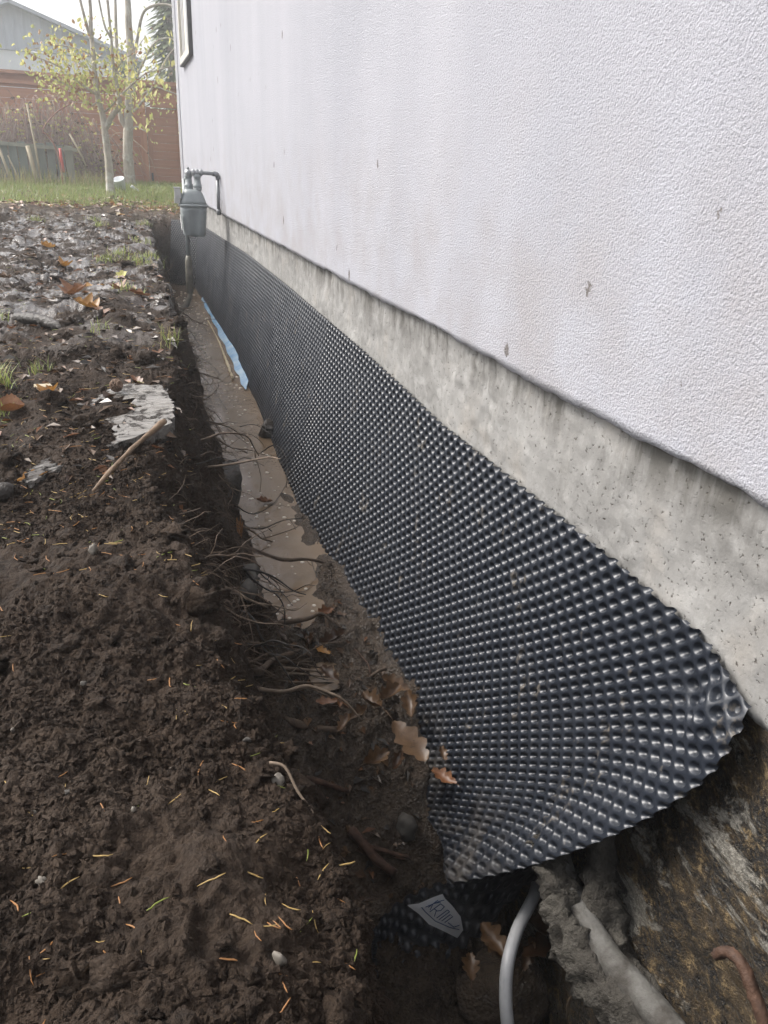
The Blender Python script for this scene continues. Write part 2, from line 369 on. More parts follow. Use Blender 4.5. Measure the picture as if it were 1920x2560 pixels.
M['needle_y'] = simple('yellow_needle', (.26, .17, .055), (.36, .25, .09), 60, .5)
M['needle_g'] = simple('green_needle', (.11, .14, .022), (.24, .26, .05), 60, .5)
M['grass'] = m_leaf('grass_blade', (.21, .27, .065), (.36, .42, .13), .5, .35)
M['grass_dry'] = m_leaf('dry_grass_blade', (.36, .30, .13), (.48, .42, .21), .6, .3)
M['fence'] = m_wood('red_brown_fence_stain', (.42, .19, .105), (.54, .27, .165), .6, 'x', .35, .3)
M['fence_v'] = m_wood('red_brown_post_stain', (.40, .18, .10), (.52, .26, .155), .6, 'z', .35, .3)
M['old_wood'] = m_wood('grey_old_wood', (.24, .25, .21), (.38, .38, .31), .8, 'z', .4, .4)
M['old_green'] = m_wood('green_grey_board', (.16, .19, .175), (.24, .27, .24), .8, 'z', .4, .4)
M['bark'] = m_bark('grey_bark', (.30, .26, .21), (.50, .45, .37), (.56, .56, .50))
M['twig'] = simple('bramble_stem', (.26, .18, .155), (.40, .29, .25), 10, .8, obj=False)
M['twig_pale'] = simple('dry_cane', (.36, .30, .20), (.48, .41, .29), 8, .7, obj=False)
M['twig_red'] = simple('red_brown_cane', (.26, .12, .085), (.33, .17, .12), 8, .7, obj=False)
M['red'] = simple('red_plastic', (.58, .09, .08), (.66, .13, .11), 10, .45)
M['white_plastic'] = simple('white_plastic', (.78, .80, .82), (.82, .84, .86), 10, .4)
M['siding_grey'] = m_wood('blue_grey_siding', (.48, .52, .58), (.56, .60, .66), .7, 'z', .2, .1)
M['siding_white'] = simple('white_siding', (.76, .78, .80), (.82, .83, .85), 2, .6)
M['roof'] = simple('grey_roof', (.34, .37, .41), (.42, .45, .48), 6, .8)
M['black_metal'] = simple('black_hinge_metal', (.02, .02, .02), (.05, .05, .05), 20, .5)
M['rust'] = simple('rusty_nail', (.10, .045, .025), (.22, .10, .05), 80, .7, .5, 200)
M['glint'] = simple('water_glint', (.55, .48, .40), (.68, .62, .55), 80, .3)
M['cone'] = simple('pine_cone_scales', (.10, .06, .04), (.19, .125, .085), 60, .8)

# ------------------------------------------------------------------ ground with the ditch
CY = [-30, .0, .295, .385, .51, .63, .75, .96, 1.13, 1.31, 1.58, 2.15, 2.9, 4.0, 7.0, 7.6]
CX = [-.52, -.52, -.500, -.497, -.505, -.520, -.530, -.545, -.565, -.570, -.540, -.482, -.456, -.445, -.40, -.38]
SY = [-30, .0, .5, .75, 1.0, 1.25, 1.5, 1.78, 2.0, 2.15, 2.53, 3.09, 3.9, 4.67, 5.95, 7.0, 7.6]
SX = [-.36, -.36, -.35, -.345, -.345, -.345, -.34, -.325, -.306, -.308, -.338, -.318, -.292, -.290, -.274, -.25, -.24]
WATER_Z = -.47

def ground_base(x, y):
    xc = interp(y, CY, CX); xs = interp(y, SY, SX)
    wob = .020 * vnoise(y * 3.1, 0 * y, 0 * y, 5) + .010 * vnoise(y * 9.0, 0 * y, 0 * y, 6); xc = xc + wob; xs = xs + .5 * wob + .012 * vnoise(y * 7.0, 0 * y + 3, 0 * y, 8)
    # ditch floor
    fl = interp(y, [-30, .60, .72, .85, .95, 1.05, 1.15, 1.22, 1.36, 1.44, 1.55, 1.75, 30], [-.83, -.83, -.81, -.74, -.66, -.585, -.52, -.487, -.470, -.455, -.480, -.515, -.53])
    ridge = sstep(-.25, -.165, x) * (sstep(2.9, 1.9, y) * .042 + .006) * sstep(1.4, 1.7, y); fl = fl + ridge
    fl = fl - .030 * np.exp(-(((x + .262) / .036) ** 2 + ((y - 1.315) / .048) ** 2))
    t = np.clip((x - xc) / (xs - xc), 0, 1)
    near = sstep(1.3, .7, y); e1 = 1.15 + .5 * near
    w = np.where(t < .5, .5 * (2 * t) ** e1, 1 - .5 * (2 * (1 - t)) ** 1.35)
    end = sstep(7.62, 7.42, y)
    d = fl * w * end
    # bank: gently uneven, shoulder rounds off towards the crest
    out = np.clip(xc - x, 0, 10)
    bank = .030 * fbm(x * 2.6, y * 2.6, 0 * x, 3, 21) * sstep(0, .12, out) + .016 * np.exp(-((out - .18) / .12) ** 2) * sstep(.2, .5, y)
    bank = bank - .035 * np.exp(-(out / .05) ** 1.0) * near
    bank = bank + .022 * np.exp(-((y - 8.25) / .35) ** 2) * (1 + .8 * fbm(x * 5, y * 5, 0 * x, 2, 33)) * sstep(-.05, -.3, x)
    bank = bank * np.where(x > .02, 0, 1) * sstep(12, 9, y)
    rise = .10 * sstep(9.0, 13.0, y)
    z = d + bank + rise
    z = np.where((x > .0) & (y < 7.9), -.6 * end * sstep(0, .02, x + .02), z)
    return z

def soil_disp(x, y, z):
    crumb = sstep(-.1, .45, fbm(x * 4, y * 4, z * 4, 2, 71))           # where soil is broken up rather than smeared
    a = .010 * fbm(x * 14, y * 14, z * 14, 2, 41)
    b = .0050 * vnoise(x * 38, y * 38, z * 38, 51) * (.3 + .9 * crumb)
    c = .0042 * vnoise(x * 85, y * 85, z * 85, 52) * (.35 + .9 * crumb)
    e = .0034 * np.clip(vnoise(x * 175, y * 175, z * 175, 53), -.5, 1) * (.4 + crumb)
    pads = .010 * sstep(.1, .5, vnoise(x * 11, y * 8, z * 11, 61)) * (1 - crumb)
    f = interp(y, [0, 3, 8, 10, 12], [1, 1.25, 1.7, .8, .2])
    return (a + b + c + e + pads) * f

ys = [-30, -20, -12, -7, -4, -2, -1, -.5, -.2, -.05, .05, .12, .18]; q = .22
while q < 9.6: ys.append(q); q += max(.0034, q * .0068)
ys += list(np.arange(9.7, 14.5, .14)) + [15, 16, 18, 21, 25, 32, 45, 70, 120, 200]
xs_ = [-200, -110, -60, -35, -20, -12, -8, -6, -5, -4.2, -3.7] + list(np.arange(-3.4, -1.7, .05)) + list(np.arange(-1.7, -1.0, .011)) + list(np.arange(-1.0, -.60, .0042)) + list(np.arange(-.60, -.24, .0030)) + list(np.arange(-.24, .012, .0045)) + [.02, .05, .1, .2, .4, .7, 1, 1.5, 2.2, 3, 4.5, 7, 11, 18, 30, 60, 110, 200]
ys = np.array(ys); xs_ = np.array(xs_)
GX, GY = np.meshgrid(xs_, ys); GZ = ground_base(GX, GY)
Pg = np.stack([GX, GY, GZ], -1)
du = np.gradient(Pg, axis=1); dv = np.gradient(Pg, axis=0); nn = np.cross(du, dv); nn /= np.linalg.norm(nn, axis=-1, keepdims=True) + 1e-12
disp = soil_disp(GX, GY, GZ) * sstep(-3.4, -1.9, GX) * np.where((GX > .01), 0, 1)
flo = sstep(-.40, -.45, GZ); disp = disp * (1 + .3 * flo)
Pg = Pg + nn * disp[..., None]
ny, nx = GX.shape; ii = np.arange(ny * nx).reshape(ny, nx)
Fg = np.stack([ii[:-1, :-1], ii[:-1, 1:], ii[1:, 1:], ii[1:, :-1]], -1).reshape(-1, 4)
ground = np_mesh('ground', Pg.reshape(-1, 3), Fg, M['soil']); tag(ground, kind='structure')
bvh = BVHTree.FromPolygons([tuple(p) for p in Pg.reshape(-1, 3).tolist()], [tuple(f) for f in Fg.tolist()])
def gz(x, y):
    h = bvh.ray_cast(Vector((x, y, 3)), Vector((0, 0, -1)))
    return (h[0].z, h[1]) if h[0] is not None else (0.0, Vector((0, 0, 1)))

# standing muddy water in the ditch
wx = np.linspace(-.46, -.004, 24); wy = np.linspace(1.45, 7.66, 140); WX, WY = np.meshgrid(wx, wy)
WV = np.stack([WX, WY, 0 * WX + WATER_Z], -1).reshape(-1, 3); jj = np.arange(WX.size).reshape(WX.shape)
water = np_mesh('ditch_water', WV, np.stack([jj[:-1, :-1], jj[:-1, 1:], jj[1:, 1:], jj[1:, :-1]], -1).reshape(-1, 4), M['water']); tag(water, kind='structure')

b = MB(); ring = [(-.262 + .040 * math.cos(a), 1.315 + .052 * math.sin(a), -.4885) for a in [2 * math.pi * k / 24 for k in range(24)]]; b.add(ring, [tuple(range(24))]); tag(b.build('puddle_water', M['water'], None, False), kind='structure')
# ------------------------------------------------------------------ house
house = empty('house', (.2, 3, .0)); tag(house, 'pale stucco house wall on an exposed concrete foundation', 'house')
yy = np.concatenate([np.arange(-3, .3, .1), np.arange(.3, 7.93, .012), [7.93]]); zz = np.array([.212, .225, .3, .6, 1.2, 2.4, 5.2])
A, B = np.meshgrid(yy, zz); X = -.018 + .0012 * fbm(A * 1.3, B * 1.3, 0 * A, 2, 91) ; jag = (0.0012 * vnoise(A * 6, 0 * A, 0 * A, 92) + .0014 * vnoise(A * 30, 0 * A, 0 * A, 93) + .0015 * vnoise(A * 80, 0 * A, 0 * A, 95))
chip = -.005 * sstep(.55, .8, vnoise(A * 8.5, 0 * A, 0 * A, 94)); B2 = B + np.where(B < .22, jag - chip, 0)
V = np.stack([X, A, B2], -1); V0 = V[0].copy(); V0[:, 0] += .014; V0[:, 2] += .002; V00 = V0.copy(); V00[:, 0] = .06
V = np.concatenate([V00[None], V0[None], V], 0); k = np.arange(V.shape[0] * V.shape[1]).reshape(V.shape[:2])
F = np.stack([k[:-1, :-1], k[1:, :-1], k[1:, 1:], k[:-1, 1:]], -1).reshape(-1, 4)
np_mesh('stucco_wall', V.reshape(-1, 3), F, M['stucco'], house)
b = MB(); b.box((4.06, 7.85, 2.7), (8.0, .16, 4.97)); b.build('end_wall', M['stucco'], house, False)
# exposed foundation band and the tarred part below grade
yy = np.concatenate([np.arange(-3, .3, .1), np.arange(.3, 3, .008), np.arange(3, 7.9, .03)]); zz = np.arange(-.02, .25, .008)
A, B = np.meshgrid(yy, zz); X = .0035 * fbm(A * 9, B * 9, 0 * A, 4, 101) + .004 * sstep(.3, .8, vnoise(A * 5, B * 8, 0 * A, 103)) * vnoise(A * 60, B * 60, 0 * A, 104) + .002 * vnoise(A * 90, B * 90, 0 * A, 105)
edge = np.where(np.arange(len(zz)) == 0, 1, 0)[:, None] * (.012 * vnoise(A * 7, 0 * A, 0 * A, 107) + .006 * vnoise(A * 25, 0 * A, 0 * A, 108))
V = np.stack([X, A, B + edge], -1); lip = V[0].copy(); lip[:, 0] += .02; V = np.concatenate([lip[None], V], 0)
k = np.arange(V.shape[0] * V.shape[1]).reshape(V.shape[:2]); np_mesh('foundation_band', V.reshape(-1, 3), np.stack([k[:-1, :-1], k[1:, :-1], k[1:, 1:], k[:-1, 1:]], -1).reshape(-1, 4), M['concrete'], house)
yy = np.concatenate([np.arange(-3, .2, .1), np.arange(.2, 1.3, .007), np.arange(1.3, 7.9, .1)]); zz = np.concatenate([np.arange(-.95, -.65, .05), np.arange(-.65, .03, .008)])
A, B = np.meshgrid(yy, zz); r1 = fbm(A * 7 + B * 3, B * 5, 0 * A, 4, 111); X = .008 + .010 * r1 + .004 * vnoise(A * 45, B * 45, 0 * A, 113) - .03 * sstep(-.42, -.62, B)
k = np.arange(A.size).reshape(A.shape); np_mesh('tarred_wall', np.stack([X, A, B], -1).reshape(-1, 3), np.stack([k[:-1, :-1], k[1:, :-1], k[1:, 1:], k[:-1, 1:]], -1).reshape(-1, 4), M['tar'], house)
b = MB(); b.box((-.012, 7.945, 2.72), (.05, .035, 5.02)); b.box((-.022, 7.905, 2.72), (.014, .05, 5.02)); b.build('corner_trim', M['white_trim'], house, False)
b = MB(); b.box((3.9, 2.4, 5.3), (8.1, 11.2, .16)); b.build('roof_slab', M['roof'], house, False)
win = MB()
for (c, s) in (((-.030, 6.43, 1.85), (.03, .05, 1.32)), ((-.030, 7.25, 1.85), (.03, .05, 1.32)), ((-.030, 6.84, 1.215), (.03, .77, .05)), ((-.030, 6.84, 2.485), (.03, .77, .05))): win.box(c, s)
wf = win.build('window', M['window_panel'], house, False)
b = MB(); b.box((-.022, 6.84, 1.85), (.008, .77, 1.22)); o = b.build('pane', M['window_panel'], wf, False)
b = MB(); b.box((-.031, 6.84, 1.186), (.036, .89, .010)); b.box((-.031, 6.402, 1.85), (.036, .008, 1.34)); b.build('seal', M['dark_seal'], wf, False)
b = MB()
for q in (6.60, 6.70, 6.98, 7.1): b.box((-.029, q, 1.85), (.008, .018, 1.22))
b.build('slat', M['white_trim'], wf, False)

# ------------------------------------------------------------------ dimpled membrane
def dimple_sheet(name, mapf, Umax, Smax, q, seg_of, mat, depth=.0080, r0=.0089, smin=None, umin=0.0):
    """moulded sheet: conical dimples on a lattice set diagonally to the sheet, cut through at its edges"""
    VV, FF, off = [], [], 0
    I, J = np.meshgrid(np.arange(0, int(Umax / q) + 1), np.arange(-1, int(Smax / q) + 1), indexing='ij'); kp = (I + J) % 2 == 0; I, J = I[kp], J[kp]
    sg = np.array([seg_of(i * q) for i in I]); side = q * math.sqrt(2)
    if smin is not None: k2 = J * q > smin(I * q) - q * .9; I, J, sg = I[k2], J[k2], sg[k2]
    for seg in sorted(set(sg.tolist())):
        Is, Js = I[sg == seg], J[sg == seg]; ps = seg // 4; bu = []
        for sd_ in range(4):
            for k in range(ps):
                t = -1 + 2 * k / ps; bu.append([(1, t), (-t, 1), (-1, -t), (t, -1)][sd_])
        bu = np.array(bu) * side / 2; a = np.arctan2(bu[:, 1], bu[:, 0]); cs = np.stack([np.cos(a), np.sin(a)], -1)
        rings = [(None, 0.0), (r0 * 1.06, 0.0), (r0 * .95, .10), (r0 * .66, .60), (r0 * .50, .93), (r0 * .36, 1.0)] if seg > 8 else [(None, 0.0), (r0 * 1.0, 0.03), (r0 * .60, .75), (r0 * .40, 1.0)]
        loc, dep = [], []
        for r, d in rings: loc.append(bu if r is None else cs * r); dep.append(np.full(seg, d))
        loc.append(np.zeros((1, 2))); dep.append(np.ones(1)); loc = np.concatenate(loc); dep = np.concatenate(dep) * depth; nv = len(loc); nr = len(rings)
        c4 = math.sqrt(.5); loc = np.stack([(loc[:, 0] - loc[:, 1]) * c4, (loc[:, 0] + loc[:, 1]) * c4], -1)
        f = [(r * seg + k, r * seg + (k + 1) % seg, (r + 1) * seg + (k + 1) % seg, (r + 1) * seg + k) for r in range(nr - 1) for k in range(seg)]
        f += [((nr - 1) * seg + k, (nr - 1) * seg + (k + 1) % seg, (nr - 1) * seg + (k + 2) % seg, nv - 1) for k in range(0, seg, 2)]; f = np.array(f)
        U = (Is * q)[:, None] + loc[None, :, 0]; S = (Js * q)[:, None] + loc[None, :, 1]; D = np.broadcast_to(dep, U.shape)
        U = U.ravel(); S = S.ravel(); D = D.ravel(); cu = U <= umin + 1e-7; U = np.clip(U, umin, Umax); lo_ = 0 * U if smin is None else smin(U); ct = S <= lo_ + 1e-7; S = np.clip(S, lo_, Smax)
        e = 1e-3; p = mapf(U, S); pu = mapf(U + e, S) - p; pv = mapf(U, S + e) - p; n = np.cross(pu, pv); n /= np.linalg.norm(n, axis=1, keepdims=True) + 1e-12
        VV.append(p - n * D[:, None]); f4 = (f[None] + (np.arange(len(Is)) * nv)[:, None, None]).reshape(-1, 4); f4 = f4[~(cu[f4].all(1) | ct[f4].all(1))]; FF.append(f4 + off); off += len(p)   # faces cut away at the edges go
    V = np.concatenate(VV); F = np.concatenate(FF); key = np.round(V, 5); _, inv_i, inv = np.unique(key, axis=0, return_index=True, return_inverse=True); V = V[inv_i]; F = inv.ravel()[F]
    e1 = V[F[:, 2]] - V[F[:, 0]]; e2 = V[F[:, 3]] - V[F[:, 1]]; ar = np.linalg.norm(np.cross(e1, e2), axis=1); F = F[ar > 1e-10]
    return np_mesh(name, V, F, mat)

U0 = .476; QP = .0156; T16 = (np.arange(12) + .5) / 12
UK = [.46, .7, 1.0, 1.4, 2.05, 2.66, 3.2, 3.8, 4.05, 4.12, 4.6, 7]
def mat_rise(U): return .36 * np.clip(.90 - (U0 + U), 0, 1) ** 1.5
def mat_map(U, S):
    L = .56; u = U0 + U; uu = np.minimum(u, 6.75); s = S - mat_rise(U)
    ztop = interp(uu, [.48, .54, .6, .8, 1.1, 1.4, 1.67, 2.0, 2.5, 3.0, 4.07, 5.07, 6.35, 7], [.004, .022, .034, .038, .035, .030, .043, .054, .064, .075, .083, .067, .049, .04])
    a0 = np.radians(interp(uu, UK, [-2, -2, 2, 4, 6, 8, 8, 8, 8, 5, 6, 6])); a1 = np.radians(interp(uu, UK, [24, 20, 19, 25, 26, 17, 10, 5, 4, 5, 4, 4]))
    sc = np.clip(s, 0, L); ex = np.maximum(s - L, 0); a = a0[:, None] + (a1 - a0)[:, None] * (sc[:, None] * T16 / L) ** 1.2
    xo = sc * np.sin(a).mean(1) + ex * np.sin(a1); zo = sc * np.cos(a).mean(1) + ex * np.cos(a1)
    k = np.clip(s / L, 0, 1.3); fl = np.exp(-np.clip(u - .478, 0, 9) / .13)
    crease = .014 * np.exp(-np.abs(uu - 4.1) / .10) * np.sin(np.clip(k, 0, 1) * 3.1)
    x = -.013 - xo - .014 * fl * k ** 1.2 - crease * .6; z = ztop - zo + .010 * fl * k
    x = x + .005 * vnoise(u * 2.3, s * 4, 0 * u, 131) * sstep(0, .2, s) + .0022 * vnoise(u * 9, s * 11, 0 * u, 133) * sstep(0, .1, s)
    y = uu + .315 * k ** 1.3 * np.exp(-(np.clip(u - .5, 0, 9) / .9))
    y = y + .026 * (1 - np.clip(s / .13, 0, 1)) ** 2 * sstep(.62, .476, u)      # rounded corner
    # buckled patch round the fixing at the near corner
    g = np.exp(-(((u - .560) / .020) ** 2 + ((s - .060) / .018) ** 2)); x = x + .006 * g - .012 * np.exp(-(((u - .525) / .018) ** 2 + ((s - .062) / .035) ** 2)); z = z - .005 * g
    x = x - (.012 * sstep(-.01, .04, s) + .034 * np.clip(k, 0, 1) ** .7 * (1 - .6 * sstep(.55, 1.05, k))) * sstep(.60, .476, u) ** 1.7        # the cut end springs off the wall
    t = np.clip(u - 6.75, 0, 2); x = x - t * .50; y = y + t * .86   # the far end folds away across the ditch
    return np.stack([x, y, z], -1)
memb = dimple_sheet('dimpled_membrane', mat_map, 6.66, .72, QP, lambda d: 16 if d < 1.9 else 8, M['plastic'], smin=mat_rise)
tag(memb, 'long black dimpled plastic drainage sheet hung along the house foundation', 'drainage sheet')

OT = curve_pts([(-.300, .83, -.700), (-.290, .86, -.688), (-.245, .872, -.650), (-.184, .875, -.632), (-.122, .868, -.618), (-.05, .82, -.53), (-.030, .72, -.39)], 10)
OB = curve_pts([(-.290, .80, -.82), (-.282, .83, -.82), (-.225, .838, -.815), (-.145, .838, -.800), (-.085, .835, -.735), (-.036, .80, -.60), (-.028, .715, -.42)], 10)
OTa, OBa = np.array(OT), np.array(OB); tt = np.linspace(0, 1, len(OT))
def off_map(U, S):
    u = np.clip(U / (22 * .02), 0, 1); s = np.clip(S / .14, 0, 1.2)
    T = np.stack([np.interp(u, tt, OTa[:, k]) for k in range(3)], -1); Bm = np.stack([np.interp(u, tt, OBa[:, k]) for k in range(3)], -1)
    p = T + (Bm - T) * s[:, None]; p[:, 1] += .012 * np.sin(s * 3.14)
    return p
offc = dimple_sheet('membrane_strip', off_map, .44, .14, QP, lambda d: 16, M['plastic_lifted'], depth=.007)
tag(offc, 'short dark strip of dimpled plastic across the ditch below the big sheet', 'drainage sheet')

# sticker on the strip: torn white triangle with blue outlined lettering
SO, SXV, SYV = Vector((-.238, .848, -.628)), Vector((.078, .0, -.098)).normalized(), Vector((.062, .002, .04)).normalized()
def stp(a, b_, lift=0.0): return SO + SXV * a * 1.22 + SYV * b_ * 1.15 + Vector((0, -.006 - lift, .002))
b = MB(); outl = [(0, 0), (.012, .012), (.020, .034), (.026, .046), (.036, .043), (.060, .041), (.090, .036), (.118, .022), (.126, .006), (.100, .003), (.060, -.003), (.030, .000)]
nO = len(outl); cen = (.055, .020)
b.add([stp(p[0], p[1], .0006 * math.sin(i * 2.1)) for i, p in enumerate(outl)] + [stp(*cen, .002)], [(i, (i + 1) % nO, nO) for i in range(nO)])
b.add([stp(p[0], p[1], -.0012) for p in outl] + [stp(*cen, .0008)], [((i + 1) % nO, i, nO) for i in range(nO)])
stk = b.build('sticker', M['paper'], None, False); tag(stk, 'torn white sticker with blue outlined letters on the dark dimpled strip', 'sticker')
strokes = [[(.018, .012), (.030, .010), (.060, .008), (.092, .014), (.108, .020)], [(.022, .016), (.030, .036), (.034, .042)],
           [(.036, .014), (.036, .034)], [(.036, .034), (.046, .034), (.048, .026), (.044, .022), (.036, .022)], [(.042, .022), (.050, .013)],
           [(.026, .018), (.026, .036)], [(.026, .027), (.033, .036)], [(.026, .027), (.033, .017)],
           [(.056, .013), (.056, .033)], [(.062, .013), (.062, .033)], [(.056, .033), (.062, .033)], [(.068, .014), (.068, .030), (.075, .030), (.075, .015)], [(.080, .018), (.096, .018), (.100, .026)]]
for st in strokes:
    b = MB(); b.tube([stp(p[0], p[1], .0032) for p in st], .0008, 4); b.build('letter_stroke', M['blue_print'], stk)

# ------------------------------------------------------------------ things in the pit at the near end
b = MB(); b.tube(curve_pts([(-0.021, 0.8, -0.588), (-0.045, 0.77, -0.583), (-0.093, 0.73, -0.593), (-0.128, 0.69, -0.601), (-0.144, 0.66, -0.627), (-0.149, 0.63, -0.668), (-0.142, 0.6, -0.743)], 8), .0100, 14)
tag(b.build('conduit', M['conduit']), 'smooth pale grey conduit bending down out of the pit', 'conduit')
dp = empty('drain_pipe', (-.06, .6, -.5)); tag(dp, 'grey drain pipe half buried in crumbling mortar beside the tarred wall', 'pipe')
def crust(mb, path, rad, seed, amp, n=28):
    path = [Vector(p) for p in path]; rings = []
    for i, p in enumerate(path):
        t = (path[min(i + 1, len(path) - 1)] - path[max(i - 1, 0)]).normalized(); u = t.cross(Vector((0, 0, 1))).normalized(); w = u.cross(t); r = rad[i]
        a_ = np.linspace(0, 2 * np.pi, n, endpoint=False); q = np.array([list(p + (u * math.cos(a) + w * math.sin(a)) * r) for a in a_])
        k_ = 1 + amp * fbm(q[:, 0] * 60, q[:, 1] * 60, q[:, 2] * 60, 5, seed, .7); rings.append([tuple(p + (Vector(q[j]) - p) * float(k_[j])) for j in range(n)])
    mb.loft(rings)
def lump(mb, c, r, seed, sq=(1, 1, 1), amp=.35, nu=14, nv=9, freq=1.6):
    th = np.linspace(0, 2 * np.pi, nu, endpoint=False); ph = np.linspace(.12, np.pi - .12, nv)
    rings = []
    for p_ in ph:
        d = np.stack([np.cos(th) * np.sin(p_), np.sin(th) * np.sin(p_), np.full(nu, np.cos(p_))], -1)
        rr = r * (1 + amp * fbm(d[:, 0] * freq + seed, d[:, 1] * freq, d[:, 2] * freq, 3, int(seed * 7) + 3))
        rings.append([(c[0] + d[i, 0] * rr[i] * sq[0], c[1] + d[i, 1] * rr[i] * sq[1], c[2] + d[i, 2] * rr[i] * sq[2]) for i in range(nu)])
    mb.loft(rings[::-1])
th = curve_pts([(-.052, .74, -.425), (-.055, .66, -.455), (-.055, .57, -.458), (-.050, .47, -.435), (-.045, .38, -.42)], 12)
b = MB(); crust(b, th, [.0185] * len(th), 211, .06, 22); b.build('pipe', M['pipe_grey'], dp)
th = curve_pts([(-.062, .745, -.415), (-.066, .70, -.445), (-.074, .655, -.468), (-.078, .60, -.482), (-.072, .53, -.480), (-.062, .47, -.468), (-.055, .40, -.47)], 9)
b = MB(); crust(b, th, [.030 * (1 - .5 * abs(i / (len(th) - 1) - .35) ** 1.2) for i in range(len(th))], 201, .40); b.build('mortar_crust', M['mortar'], dp)
th = curve_pts([(-.014, .73, -.29), (-.018, .675, -.36), (-.022, .648, -.42), (-.024, .60, -.49), (-.020, .52, -.50), (-.015, .44, -.52)], 8)
b = MB(); crust(b, th, [.010 + .016 * min(1, i / 20) for i in range(len(th))], 207, .4); b.build('mortar_fillet', M['mortar'], dp)
b = MB(); b.tube(curve_pts([(-.066, .412, -.245), (-.062, .404, -.229), (-.060, .388, -.223), (-.060, .366, -.236), (-.058, .340, -.262), (-.05, .30, -.34), (-.03, .27, -.44)], 6), [.004] + [.0058] * 8 + [.0068] * 28, 12, jit=.16)
tag(b.build('root', M['root_red']), 'thick reddish root rising in front of the tarred wall', 'root')
b = MB(); b.tube(curve_pts([(-0.024, 0.66, -0.621), (-0.01, 0.65, -0.638), (0.002, 0.64, -0.657), (0.011, 0.63, -0.685), (0.026, 0.62, -0.73)], 5), .0024, 6, jit=.2)
b.tube(curve_pts([(0.002, 0.64, -0.657), (-0.033, 0.64, -0.643), (-0.043, 0.64, -0.667), (-0.034, 0.64, -0.719)], 4), .0015, 5, jit=.2); b.tube(curve_pts([(0.018, 0.63, -0.702), (0.065, 0.63, -0.737), (0.113, 0.62, -0.778)], 4), .0014, 5, jit=.2)
tag(b.build('root', M['root_pale']), 'thin forked pale root below the drain pipe', 'root')

# ------------------------------------------------------------------ gas meter
gm = empty('gas_meter', (-.19, 5.0, -.1)); tag(gm, 'grey two-lobed gas meter hanging on pipes beside the house wall', 'gas meter')
CXm, CYm = -.188, 5.0
def lobes(w, d, z, g=.35, n=40):
    out = []
    for k in range(n):
        a = 2 * math.pi * k / n; ca, sa = math.cos(a), math.sin(a)
        e = .62; px = math.copysign(abs(ca) ** e, ca) * w / 2; py = math.copysign(abs(sa) ** e, sa) * d / 2
        gr = 1 - g * math.exp(-(px / (w * .11)) ** 2); out.append((CXm + px, CYm + py * gr, z))
    return out
b = MB(); b.loft([lobes(.098, .080, .086), lobes(.122, .104, .089), lobes(.130, .112, .098), lobes(.142, .122, .16), lobes(.152, .130, .225), lobes(.154, .132, .252, .1)]); b.build('lower_case', M['meter'], gm)
b = MB(); b.loft([lobes(.160, .138, .2515, 0), lobes(.170, .148, .254, 0), lobes(.170, .148, .264, 0), lobes(.160, .138, .2665, 0)]); fl = b.build('flange', M['meter'], gm)
for k in range(10):
    a = 2 * math.pi * k / 10 + .2; b = MB(); b.lathe((CXm + .078 * math.cos(a), CYm + .068 * math.sin(a), .264), [(.0045, 0), (.0045, .006), (.002, .007)], 6); b.build('bolt', M['meter'], fl)
b = MB(); b.loft([lobes(.156, .134, .2655, 0), lobes(.146, .124, .285, 0), lobes(.118, .098, .320, 0), lobes(.098, .080, .338, 0), lobes(.080, .062, .345, 0)]); b.build('upper_case', M['meter'], gm)
for (cx, cy) in ((-.158, 4.99), (-.205, 5.03)):
    b = MB(); b.lathe((cx, cy, .338), [(.020, 0), (.024, .004), (.024, .014), (.021, .016), (.025, .018), (.025, .034), (.020, .036), (.021, .050), (.019, .052), (.019, .070), (.022, .072), (.022, .086), (.016, .090)], 12); b.build('union_nut', M['meter'], gm)
b = MB(); b.lathe((-.158, 4.99, .437), [(.014, -.03), (.019, -.028), (.019, -.016), (.016, -.014), (.016, .014), (.019, .016), (.019, .03), (.012, .032)], 12, 'x'); b.lathe((-.158, 4.99, .437), [(.016, -.016), (.018, .0), (.014, .014), (.004, .019)], 12); b.build('tee_fitting', M['galv'], gm)
b = MB(); b.lathe((-.205, 5.03, .432), [(.010, -.03), (.018, -.022), (.022, 0), (.018, .022), (.010, .03)], 12, 'y'); b.box((-.205, 5.03, .458), (.012, .02, .012)); b.build('shutoff_valve', M['galv'], gm)
b = MB(); b.tube([(-.145, 4.99, .437), (-.100, 5.01, .436), (-.058, 5.045, .434)], .0105, 12); b.build('outlet_pipe', M['galv'], gm)
b = MB(); b.tube(curve_pts([(-.062, 5.04, .434), (-.044, 5.055, .433), (-.034, 5.063, .425), (-.032, 5.068, .405)], 5), .0145, 12); b.build('elbow', M['galv'], gm)
b = MB(); b.tube([(-.032, 5.068, .410), (-.032, 5.075, .22)], .0105, 12); b.lathe((-.032, 5.0752, .205), [(.0135, 0), (.0135, .03), (.0105, .032)], 12); b.build('drop_pipe', M['galv'], gm)
b = MB(); b.box((-.276, 4.985, .322), (.034, .055, .05)); b.box((-.276, 4.985, .352), (.042, .062, .006)); b.box((-.280, 4.985, .283), (.030, .05, .03)); b.build('index_box', M['silver'], gm, False)
b = MB(); b.box((-.258, 4.985, .31), (.012, .03, .03)); b.build('index_mount', M['meter'], gm, False)
b = MB(); b.box((-.2665, 4.95, .165), (.0015, .04, .085), Matrix.Rotation(-.07, 3, 'Y')); b.build('data_label', M['paper'], gm, False)
b = MB(); b.tube([(-.228, 5.045, .40), (-.228, 5.045, -.05)], .0125, 12); b.tube([(-.205, 5.03, .41), (-.218, 5.04, .40), (-.228, 5.045, .385)], .0125, 10); b.build('riser_pipe', M['meter'], gm)
